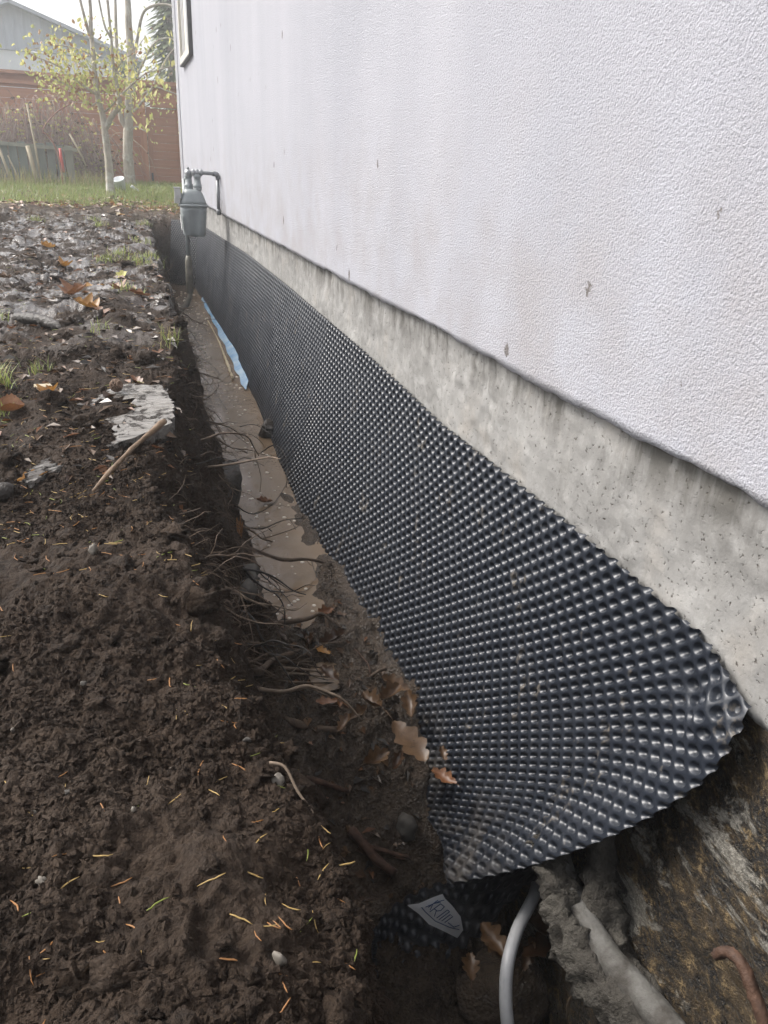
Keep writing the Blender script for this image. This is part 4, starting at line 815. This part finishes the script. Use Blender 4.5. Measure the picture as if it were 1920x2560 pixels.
ok_ = fbm(nx_ * 6, ny_ * 6, 0 * nx_ + 2., 2, 181) > rng.uniform(-.55, .4, 4000); spots = iter(list(zip(nx_[ok_].tolist(), ny_[ok_].tolist())))
for mt, w_ in kinds:
    for k in range(lims[mt]):
        pr = protos[mt][k % 5]
        if k < 5: o = pr
        else: o = pr.copy(); COL.objects.link(o)
        x, y = next(spots); lay(o, x, y, R_.uniform(0, 6.28), R_.uniform(-.0006, .0012), R_.uniform(-.2, .2)); s = R_.uniform(.65, 1.15); o.scale = (s, s, s)
        tag(o, '%s conifer needle lying on the dark bank soil' % w_, 'needle', '%s conifer needles on the bank' % w_)
VV, FF, MI = [], [], []; cnt = 0
for k in range(800):                                   # the rest of the needle litter
    y = .95 + 3.4 * R_.random() ** 1.1; x = R_.uniform(-.68 - .16 * y, float(interp(y, CY, CX)) + .04); h, n = gz(x, y); L = R_.uniform(.012, .022); a = R_.uniform(0, 6.28); r = .0006
    d = np.array([math.cos(a), math.sin(a), 0]); e = np.array([-d[1], d[0], 0]); bnd = e * L * R_.uniform(-.15, .15); c = np.array([x, y, h + .0015]); up = np.array([0, 0, r * 1.6])
    P_ = [c - d * L / 2, c + bnd, c + d * L / 2]
    VV += [p + q for p in P_ for q in (-e * r, up, e * r)]; o_ = cnt * 9
    FF += [(o_ + i * 3 + j, o_ + i * 3 + (j + 1) % 3, o_ + (i + 1) * 3 + (j + 1) % 3, o_ + (i + 1) * 3 + j) for i in (0, 1) for j in range(3)]; MI += [R_.choice([0, 0, 1, 1, 2])] * 6; cnt += 1
tag(np_mesh('needle_litter', VV, FF, [M['needle_o'], M['needle_y'], M['needle_g']], mi=MI), 'scattered conifer needle litter over the bank', 'needles', kind='stuff')

# ------------------------------------------------------------------ grass tufts and lawn
def blade(mb, p, h, w, lean, az):
    d = Vector((math.cos(az), math.sin(az), 0)); s = Vector((-d.y, d.x, 0)) * w; p = Vector(p)
    a, b_, c = p, p + d * lean * .35 + Vector((0, 0, h * .6)), p + d * lean + Vector((0, 0, h)); mb.add([a - s, a + s, b_ + s * .7, b_ - s * .7, c], [(0, 1, 2, 3), (3, 2, 4)])
TUFTS = [(-.890, 1.863, .06, 70, 'bushy green grass tuft at the left edge of the bank'), (-.824, 2.037, .045, 34, 'small green tuft in front of the short wet log'), (-.691, 2.432, .04, 24, 'sparse green tuft on the bank behind the broad plank'), (-.492, 2.347, .055, 44, 'green tuft leaning over the ditch edge near the plank'),
         (-.529, 4.301, .05, 60, None), (-.625, 4.654, .05, 60, None), (-.455, 4.579, .05, 60, None), (-.567, 4.384, .05, 50, None), (-.989, 2.669, .05, 40, 'green tuft at the left edge beyond the short wet log'), (-.686, 4.46, .05, 50, None), (-.862, 1.634, .035, 30, 'low green tuft under the reddish brown leaf'), (-.808, 7.2, .07, 70, None), (-.60, 3.259, .05, 40, None), (-1.24, 6.945, .07, 60, None), (-.43, 6.9, .06, 60, None), (-.50, 5.4, .05, 50, None), (-.75, 6.3, .06, 50, None)]
R_ = random.Random(31)
for x, y, h, n, lab in TUFTS:
    b = MB(); sp = .03 if y < 3 else .065
    for k in range(n):
        px, py = x + R_.gauss(0, sp * .5), y + R_.gauss(0, sp * .7); b.mi = 1 if R_.random() < .2 else 0; blade(b, (px, py, gz(px, py)[0] - .003), h * R_.uniform(.4, 1.), .0012 + .0006 * (y > 3), h * R_.uniform(.2, .9), R_.uniform(0, 6.28))
    tag(b.build('grass_tuft', [M['grass'], M['grass_dry']], None, False), lab or 'patch of short grass left on the trampled bank', 'grass', 'grass tufts near the plank' if lab else 'grass patches on the trampled bank')
b = MB()
for k in range(26000):
    y = 8.6 + 5.6 * R_.random(); x = R_.uniform(-3.6, 1.2); den = 1 if y > 10 else (y - 8.4) / 1.8
    if R_.random() > den: continue
    h0 = .10 * float(sstep(9, 13, y)); b.mi = 1 if R_.random() < .16 else 0
    blade(b, (x, y, h0 - .01), R_.uniform(.05, .12), .004, R_.uniform(.01, .07), R_.uniform(0, 6.28))
tag(b.build('lawn_grass', [M['grass'], M['grass_dry']], None, False), 'green lawn grass in front of the fence', 'grass', kind='stuff')
b = MB()
for k in range(2600):
    y = 7.5 + 3.4 * R_.random(); x = R_.uniform(-3.2, .6 if y > 8 else -.42); 
    if R_.random() > math.exp(-((y - 9.2) / 1.0) ** 2) + .05: continue
    h = gz(x, y)[0] + .012; a = R_.uniform(0, 6.28); s = R_.uniform(.025, .05); d = Vector((math.cos(a), math.sin(a), R_.uniform(-.3, .3))) * s; e = Vector((-math.sin(a), math.cos(a), R_.uniform(-.3, .5))) * s * .6; p = Vector((x, y, h + R_.uniform(0, .02)))
    b.mi = R_.choice([0, 0, 1, 1, 2, 3]); b.add([p - d, p - e + Vector((0, 0, .008)), p + d, p + e + Vector((0, 0, .01)), p], [(0, 1, 4), (1, 2, 4), (2, 3, 4), (3, 0, 4)])
tag(b.build('leaf_litter', [M['oak'], M['maple_brown'], M['maple'], M['twig_pale']], None, False), 'carpet of fallen leaves at the edge of the lawn', 'leaves', kind='stuff')

b = MB()
for k in range(1750):
    y = 1.3 + 6.6 * R_.random() ** 1.1; x = R_.uniform(-.68 - .17 * y, float(interp(y, CY, CX)) + .03)
    if k > 1550: y = R_.uniform(.9, 1.55); x = R_.uniform(-.35, -.15)
    h, n_ = gz(x, y); a = R_.uniform(0, 6.28); s = R_.uniform(.005, .014) * (1 + .22 * y); d = Vector((math.cos(a), math.sin(a), R_.uniform(-.3, .3))) * s; e = Vector((-math.sin(a), math.cos(a), R_.uniform(-.4, .5))) * s * R_.uniform(.25, .6); p = Vector((x, y, h + .002))
    b.mi = R_.choice([0, 0, 1, 1, 2, 3, 3, 4]); b.add([p - d, p - e + Vector((0, 0, s * .25)), p + d, p + e + Vector((0, 0, s * .3)), p], [(0, 1, 4), (1, 2, 4), (2, 3, 4), (3, 0, 4)])
tag(b.build('leaf_scraps', [M['oak'], M['oak_dark'], M['maple_brown'], M['root_dark'], M['oak']], None, False), 'scraps of dead leaf and bark trodden into the mud', 'leaves', kind='stuff')
b = MB()
for k in range(260):
    y = 1.5 + 5.2 * R_.random() ** 1.3; x = float(interp(y, SY, SX)) + .01 + .17 * R_.random() ** 1.6; r = R_.uniform(.0015, .0045) * (1 + .3 * y); q_ = R_.uniform(.4, 1)
    b.lathe((x, y, WATER_Z - .0005), [(r, 0), (r * .8, r * .35), (r * .3, r * .5)], 7)
tag(b.build('glint_bubbles', M['glint']), 'small pale bubbles added as sky glints on the muddy water', 'glint', kind='stuff')  # pale domes added to imitate sky glints on the ripples

# ------------------------------------------------------------------ fence at the back
FY = 14.0; fen = empty('fence', (-1.5, FY, .1)); tag(fen, 'tall red-brown wooden fence of horizontal boards', 'fence')
posts = [-6.4, -5.0, -3.7, -2.45, -1.25, -.155, .50, 1.7, 2.9]; gb = bpy.data.meshes
for i, px in enumerate(posts):
    b = MB(); b.box((px, FY - .03, .80), (.10, .10, 1.5)); b.build('post', M['fence_v'], fen, False)
    if i == len(posts) - 1: break
    nx_ = posts[i + 1]; w = nx_ - px - .10; c = (px + nx_) / 2
    if i == 5: continue
    for k in range(9):
        b = MB(); b.box((0, 0, 0), (w, .022, .138)); o = b.build('board', M['fence'], fen, False); o.location = (c - fen.location.x + fen.location.x, FY + .01 + .004 * (k % 2), .17 + k * .141)
    b = MB(); b.box((0, 0, 0), (w, .02, .17)); o = b.build('top_board', M['fence'], fen, False); o.location = (c, FY + .02, 1.46)
    b = MB(); b.box((0, 0, 0), (w + .02, .05, .05)); o = b.build('rail', M['fence'], fen, False); o.location = (c, FY - .015, 1.44)
b = MB(); b.box((0, 0, 0), (3.75 * 2, .14, .045)); o = b.build('cap_rail', M['fence'], fen, False); o.location = (-2.65, FY - .02, 1.565)
b = MB(); b.box((0, 0, 0), (2.1, .14, .045)); o = b.build('cap_rail', M['fence'], fen, False); o.location = (2.17, FY - .02, 1.565)
gate = empty('gate', (.17, FY, .1)); tag(gate, 'red-brown board gate in the fence beside the house corner', 'gate')
for k in range(9):
    b = MB(); b.box((0, 0, 0), (.49, .022, .118)); o = b.build('board', M['fence'], gate, False); o.location = (.172, FY + .012, .185 + k * .121)
for (c, s) in (((-.062, FY - .015, .67), (.07, .045, 1.12)), ((.41, FY - .015, .67), (.07, .045, 1.12)), ((.172, FY - .012, 1.265), (.40, .04, .07)), ((.172, FY - .012, .13), (.40, .04, .06))):
    b = MB(); b.box((0, 0, 0), s); o = b.build('gate_frame', M['fence_v'] if s[2] > .5 else M['fence'], gate, False); o.location = c
for k in range(1):
    b = MB(); b.box((.172, FY + .012, 1.405), (.55, .022, .22)); b.build('header_board', M['fence'], gate, False)
b = MB(); b.box((0, 0, 0), (.62, .12, .045)); o = b.build('cap_rail', M['fence'], gate, False); o.location = (.172, FY - .02, 1.54)
b = MB(); b.box((-.062, FY - .045, .23), (.03, .02, .12)); b.build('hinge', M['black_metal'], gate, False)

# old paling fence in front, left
of = empty('paling_fence', (-1.8, 12.5, .08)); tag(of, 'low old grey-green paling fence behind the brambles', 'fence'); R_ = random.Random(12)
for k in range(17):
    x = -3.1 + k * .118; b = MB(); b.box((0, 0, 0), (.10, .018, .56 + R_.uniform(-.03, .03))); o = b.build('paling', M['old_green'] if k % 4 else M['old_wood'], of, False); o.location = (x, 12.5, .34); o.rotation_euler = (0, R_.uniform(-.03, .03), 0)
b = MB(); b.box((0, 0, 0), (2.1, .05, .045)); o = b.build('rail', M['old_wood'], of, False); o.location = (-2.15, 12.47, .60); o.rotation_euler = (0, .04, 0)
for (x0, z0, x1, z1, r, mt, lab) in [(-2.08, .55, -1.98, .08, .018, 'twig_pale', 'pale leaning stake at the left edge'), (-1.66, 1.08, -1.60, .08, .013, 'twig_pale', 'tall thin grey-green stake against the paling fence'), (-1.72, .58, -1.66, .07, .028, 'twig_pale', 'broad pale stake beside the tall thin one'),
        (-1.17, .75, -1.0, .36, .012, 'twig_pale', 'pale cane leaning left of the tree trunk'), (-1.98, .45, -1.86, .05, .010, 'twig_pale', 'thin bent stem at the left edge of the lawn')]:
    b = MB(); b.tube([(x0, 12.38, z0), ((x0 + x1) / 2 + .01, 12.36, (z0 + z1) / 2), (x1, 12.34, z1)], r, 7, jit=.08); tag(b.build('stake', M[mt]), lab, 'stake')
b = MB(); b.tube([(-1.312, 12.3, .57), (-1.308, 12.3, .44), (-1.295, 12.3, .27)], [.016, .02, .017], 8); tag(b.build('marker_stake', M['red']), 'short bright red stake in the brambles', 'stake')
b = MB(); b.tube(curve_pts([(-1.13, 12.2, 1.10), (-1.32, 12.2, .98), (-1.49, 12.2, .78), (-1.42, 12.2, .70), (-1.34, 12.2, .5), (-1.31, 12.2, .08)], 6), [.008] * 14 + [.013] * 17, 6); tag(b.build('cane', M['twig_red']), 'thick crooked red-brown cane arching in front of the paling fence', 'cane')
R_ = random.Random(44)
def bramble(cx, cy, w, h, n, lab):
    e = empty('bramble', (cx, cy, .08)); tag(e, lab, 'bramble', 'brambles along the fence'); b = MB(); lf = MB()
    for k in range(n):
        x0 = cx + R_.uniform(-w, w); a = R_.uniform(-1, 1); hh = h * R_.uniform(.4, 1.05); pts = [(x0, cy + R_.uniform(-.2, .25), .05), (x0 + a * .12, cy + R_.uniform(-.2, .2), hh * .6), (x0 + a * .32, cy + R_.uniform(-.2, .2), hh), (x0 + a * .62, cy + R_.uniform(-.25, .1), hh * R_.uniform(.5, .95)), (x0 + a * .75, cy + R_.uniform(-.3, .0), hh * R_.uniform(.15, .6))]
        P = curve_pts(pts, 4); b.mi = 0 if R_.random() < .8 else 1; b.tube(P, [.0050 * (1 - .6 * i / len(P)) for i in range(len(P))], 3, False)
        for q in range(2):
            p = R_.choice(P); s = R_.uniform(.015, .03); lf.mi = R_.choice([0, 1, 2]); lf.add([p + Vector((-s, 0, 0)), p + Vector((0, -.01, s * .7)), p + Vector((s, 0, .005)), p + Vector((0, .01, -s * .7))], [(0, 1, 2, 3)])
    b.build('stems', [M['twig'], M['twig_pale']], e); lf.build('leaves', [M['green_leaf'], M['oak'], M['yellow']], e, False)
bramble(-2.35, 13.1, .45, 1.15, 170, 'dense purple-brown bramble tangle at the left behind the paling fence'); bramble(-1.55, 13.0, .35, 1.2, 220, 'purple-brown bramble tangle above the red stake'); bramble(-1.0, 13.2, .30, .95, 150, 'lower brown bramble tangle left of the near tree trunk'); bramble(-3.3, 13.1, .45, 1.1, 50, 'bramble tangle beyond the left edge of the palings')
b = MB()
for k in range(1500):
    x = R_.uniform(-3.4, -.75); y = 12.25 + R_.uniform(-.35, .5); b.mi = R_.choice([0, 1, 1]); blade(b, (x, y, .07), R_.uniform(.08, .30), .004, R_.uniform(.02, .12), R_.uniform(0, 6.28))
tag(b.build('tall_grass', [M['grass'], M['grass_dry']], None, False), 'rank dry grass at the foot of the palings', 'grass', kind='stuff')

# ------------------------------------------------------------------ trees
def leaf_quad(mb, p, s, R, mi, long=1.7, hang=.4):
    a = Vector((R.uniform(-1, 1), R.uniform(-1, 1), R.uniform(-1, .3) - hang)).normalized() * s * long / 2; e = a.cross(Vector((R.uniform(-1, 1), R.uniform(-1, 1), R.uniform(-1, 1)))).normalized() * s / 2; f = a.cross(e).normalized() * s * .12
    mb.mi = mi; mb.add([p - a, p - a * .3 + e * .9 + f, p + a * .4 + e * .8 + f, p + a, p + a * .4 - e * .8 + f, p - a * .3 - e * .9 + f], [(0, 1, 2, 3), (0, 3, 4, 5)])
R_ = random.Random(61)
t1 = empty('tree', (-.70, 11.0, .02)); tag(t1, 'slender grey-barked tree with yellow-green leaves, nearer of the two', 'tree')
b = MB(); Y = 11.0
b.tube(curve_pts([(-.70, Y, -.02), (-.697, Y, .2), (-.689, Y, .451), (-.70, Y, .70), (-.707, Y, .935), (-.75, Y, 1.188), (-.752, Y, 1.52), (-.75, Y, 1.843), (-.734, Y, 2.119), (-.74, Y, 2.9), (-.7, Y, 3.6)], 5), [.070 - .016 * min(1, i / 4) - .0009 * i * 1.0 for i in range(51)], 12, jit=.05)
limbs1 = [([(-.695, Y, .80), (-.60, Y - .05, .95), (-.501, Y - .05, 1.077), (-.524, Y, 1.33), (-.541, Y, 1.536), (-.536, Y, 1.781), (-.55, Y, 2.6)], .034), ([(-.745, Y, 1.16), (-.95, Y - .1, 1.28), (-1.145, Y - .15, 1.42), (-1.4, Y - .2, 1.5)], .016), ([(-.752, Y, 1.56), (-.854, Y - .1, 1.60), (-1.15, Y - .15, 1.63), (-1.486, Y - .2, 1.535)], .010), ([(-.75, Y, 1.72), (-.80, Y, 1.9), (-.85, Y, 2.2), (-.9, Y, 2.7)], .022), ([(-.53, Y, 1.75), (-.60, Y, 1.90), (-.64, Y, 2.2), (-.68, Y, 2.7)], .016),
          ([(-.70, Y, .98), (-.60, Y - .1, 1.05), (-.45, Y - .2, 1.20), (-.25, Y - .3, 1.36), (-.08, Y - .4, 1.46)], .014), ([(-.52, Y, 1.42), (-.42, Y - .1, 1.55), (-.30, Y - .2, 1.62), (-.15, Y - .2, 1.8)], .010), ([(-.74, Y, 1.36), (-.9, Y + .1, 1.50), (-1.1, Y + .2, 1.72), (-1.25, Y + .2, 1.78)], .010), ([(-.745, Y, 1.1), (-.85, Y - .1, 1.05), (-1.05, Y - .2, 1.22), (-1.3, Y - .3, 1.30)], .010)]
for p, r in limbs1: P = curve_pts(p, 5); b.tube(P, [r * (1 - .6 * i / len(P)) for i in range(len(P))], 7, jit=.1)
b.build('trunk', M['bark'], t1)
cr = MB()
for p, r in limbs1:
    P = curve_pts(p, 5)
    for q in P[len(P) // 4:]:
        dense = 9 if q.x < -.78 else 5
        for k in range(dense):
            pp = q + Vector((R_.gauss(0, .09), R_.gauss(0, .12), R_.gauss(-.03, .07)))
            if pp.z < 1.0 or pp.z > 1.95: continue
            leaf_quad(cr, pp, R_.uniform(.02, .042), R_, R_.choice([0, 0, 1, 1, 2]))
for k in range(420):
    pp = Vector((-.95 + R_.gauss(0, .25), Y + R_.gauss(0, .2), 1.36 + R_.gauss(0, .17) + .0)); 
    if pp.z > .98 and abs(pp.x + .95) < .55: leaf_quad(cr, pp, R_.uniform(.02, .042), R_, R_.choice([0, 1, 1, 2]))
for k in range(220):
    pp = Vector((-.45 + R_.gauss(0, .18), Y + .3 + R_.gauss(0, .2), 1.3 + R_.gauss(0, .25)))
    if pp.z > .95: leaf_quad(cr, pp, R_.uniform(.016, .034), R_, R_.choice([0, 0, 1, 2]))
cr.build('crown', [M['yellow'], M['green_leaf'], M['maple']], t1, False)
t2 = empty('tree', (-.43, 12.8, .10)); tag(t2, 'second grey tree in front of the fence with big yellow leaves', 'tree')
b = MB(); Y = 12.8
b.tube(curve_pts([(-.427, Y, .06), (-.432, Y, .3), (-.43, Y, .56), (-.384, Y, .976), (-.337, Y, 1.33), (-.288, Y, 1.725), (-.283, Y, 2.152), (-.27, Y, 2.43), (-.25, Y, 3.4)], 5), [.082 - .0012 * i for i in range(41)], 12, jit=.06)
limbs2 = [([(-.40, Y, .85), (-.48, Y, 1.0), (-.50, Y, 1.3), (-.47, Y, 1.8), (-.42, Y, 2.6)], .04), ([(-.30, Y, 1.66), (-.22, Y, 1.85), (-.174, Y, 2.02), (-.072, Y - .1, 2.31), (.15, Y - .2, 2.40), (.354, Y - .3, 2.349), (.5, Y - .3, 2.2)], .026), ([(-.32, Y, 1.45), (-.19, Y - .1, 1.60), (.0, Y - .3, 1.90), (.2, Y - .3, 2.0), (.40, Y - .4, 1.93)], .018), ([(-.37, Y, 1.05), (-.25, Y - .1, 1.15), (-.05, Y - .3, 1.38), (.15, Y - .4, 1.72), (.3, Y - .4, 1.9)], .02), ([(-.19, Y - .2, 1.30), (-.008, Y - .3, 1.40), (.15, Y - .4, 1.36), (.344, Y - .5, 1.30)], .012), ([(-.36, Y, 1.1), (-.2, Y - .2, 1.5), (.1, Y - .4, 1.62), (.4, Y - .5, 1.70)], .012), ([(-.40, Y, .78), (-.30, Y - .1, .90), (-.2, Y - .2, .86), (-.14, Y - .2, .84)], .012)]
for p, r in limbs2: P = curve_pts(p, 5); b.tube(P, [r * (1 - .55 * i / len(P)) for i in range(len(P))], 7, jit=.12)
b.build('trunk', M['bark'], t2)
cr = MB()
for (x, z) in [(-.16, 2.06), (-.06, 1.98), (.22, 1.95), (-.24, 1.42), (-.20, 1.30), (-.1, 1.24), (.04, 1.50), (.10, 1.42), (.12, 1.34), (-.28, .98), (-.18, .93), (-.14, .88), (-.02, 1.3), (-.34, 1.55), (-.4, 1.65), (.16, 1.62), (-.22, .84), (-.1, 1.05), (-.3, 1.2), (.25, 1.68)]:
    for k in range(2): leaf_quad(cr, Vector((x + R_.gauss(0, .03), 12.3 + R_.gauss(0, .1), z + R_.gauss(0, .04))), R_.uniform(.035, .055), R_, 0 if R_.random() < .85 else 1, 2.0, 1.2)
for k in range(260): leaf_quad(cr, Vector((-.1 + R_.gauss(0, .3), 12.9 + R_.gauss(0, .3), 1.5 + R_.gauss(0, .35))), R_.uniform(.018, .035), R_, R_.choice([0, 1, 1]))
cr.build('crown', [M['yellow'], M['green_leaf']], t2, False)
def conifer(x, y, h, w, n, lab):
    e = empty('conifer', (x, y, .1)); tag(e, lab, 'tree', 'conifers beyond the fence'); b = MB(); b.tube([(x, y, .05), (x, y, h)], [.14, .02], 8); b.build('trunk', M['bark'], e); c = MB()
    for k in range(n):
        t = R_.random() ** .8; z = .5 + t * (h - .5); a = R_.uniform(0, 6.28); rr = w * (1 - t * .75) * R_.uniform(.25, 1.05); p = Vector((x + math.cos(a) * rr, y + math.sin(a) * rr, z - rr * .25)); s = R_.uniform(.08, .20); d = Vector((math.cos(a), math.sin(a), -.5)) * s; q = Vector((-math.sin(a), math.cos(a), R_.uniform(-.3, .3))) * s * .28
        c.add([p - d * .5, p + q, p + d, p - q], [(0, 1, 2, 3)])
    c.build('crown', M['dkgreen'], e, False)
conifer(.55, 17.2, 3.9, .75, 1700, 'dark green conifer behind the gate'); conifer(1.7, 17.8, 4.6, .9, 900, 'conifer hidden mostly by the house corner'); conifer(-.25, 18.2, 2.3, .55, 700, 'low green shrub tree behind the second trunk')

# white bucket and board by the trees
bk = empty('bucket', (-.545, 11.6, .06)); tag(bk, 'white plastic bucket tipped over on the lawn between the trees', 'bucket')
b = MB(); Rm = Matrix.Rotation(-.25, 4, 'Y') @ Matrix.Rotation(.35, 4, 'X')
prof = [(.052, 0), (.074, .17), (.078, .175), (.078, .19), (.070, .19), (.050, .012)]; rings = []
for r, h in prof: rings.append([tuple(Vector((-.55, 11.6, .065)) + (Rm @ Vector((math.cos(a) * r, math.sin(a) * r, h)))) for a in [2 * math.pi * k / 20 for k in range(20)]])
b.loft(rings); b.build('tub', M['white_plastic'], bk)
b = MB(); b.tube([Vector((-.55, 11.6, .065)) + (Rm @ Vector((math.cos(a) * .08, math.sin(a) * .08 - .0, .18 - .05 * math.sin(a)))) for a in [math.pi * k / 10 for k in range(11)]], .003, 5); b.build('handle', M['galv'], bk)
b = MB(); b.box((0, 0, 0), (.13, .03, .035)); o = b.build('white_offcut', M['white_plastic'], None, False, loc=(-.385, 11.6, .115)); o.rotation_euler = (.2, .62, .2); tag(o, 'white offcut lying on the lawn right of the bucket', 'offcut')

# neighbour's house far left
nb = empty('neighbour_house', (-2.57, 22, 0)); tag(nb, 'neighbouring house with grey-blue board gable above white wall', 'house'); Y = 22.0
b = MB(); zb = 2.62; pk = (-2.57, 3.50); b.add([(pk[0] - 2.6, Y, zb), (pk[0] + 2.6, Y, zb), (pk[0] + 2.6, Y, zb + .02), (pk[0], Y, pk[1]), (pk[0] - 2.6, Y, zb + .02)], [(0, 1, 2, 3, 4)]); b.build('gable', M['siding_grey'], nb, False)
for k in range(25):
    x = pk[0] - 2.4 + k * .2; top = pk[1] - abs(x - pk[0]) * .345 - .03
    if top - zb < .05: continue
    b = MB(); b.box((0, 0, 0), (.035, .03, top - zb)); o = b.build('batten', M['siding_grey'], nb, False); o.location = (x, Y - .016, (top + zb) / 2)
b = MB(); b.box((pk[0], Y + 4, 1.30), (5.2, 7.9, 2.62)); b.build('wall', M['siding_white'], nb, False)
for s in (-1, 1):
    b = MB(); ang = math.atan(.345) * s; b.box((0, 0, 0), (2.95, 8.5, .07), Matrix.Rotation(ang, 3, 'Y')); o = b.build('roof', M['roof'], nb, False); o.location = (pk[0] + s * 1.38, Y + 3.9, pk[1] - .44)
# nail and rusty scrap at the torn corner of the membrane
b = MB(); b.tube([(.004, .552, -.035), (-.022, .545, -.028)], .0022, 7); b.lathe((-.024, .5445, -.0275), [(.002, -.001), (.006, 0), (.006, .0015), (.002, .002)], 8, 'x'); b.box((-.020, .550, -.048), (.006, .004, .022), Matrix.Rotation(.3, 3, 'X'))
tag(b.build('nail', M['rust'], None, False), 'rusty nail through the torn corner of the dimpled sheet', 'nail')


# added scattering volume standing in for veiling lens glare
b = MB(); b.box((0, 10.0, 2.6), (70, 84, 7.2)); hz = b.build('glare_veil', [], None, False)
hm = bpy.data.materials.new('glare_veil_air'); hm.use_nodes = True; ht = hm.node_tree; ht.nodes.clear(); ho = ht.nodes.new('ShaderNodeOutputMaterial'); hv = ht.nodes.new('ShaderNodeVolumePrincipled')
hv.inputs['Color'].default_value = (.97, .98, 1, 1); hv.inputs['Density'].default_value = .011; hv.inputs['Anisotropy'].default_value = .45; ht.links.new(hv.outputs[0], ho.inputs['Volume']); hm.cycles.homogeneous_volume = True; hz.data.materials.append(hm); tag(hz, 'thin added veil of air standing in for lens glare', 'glare_veil', kind='stuff')
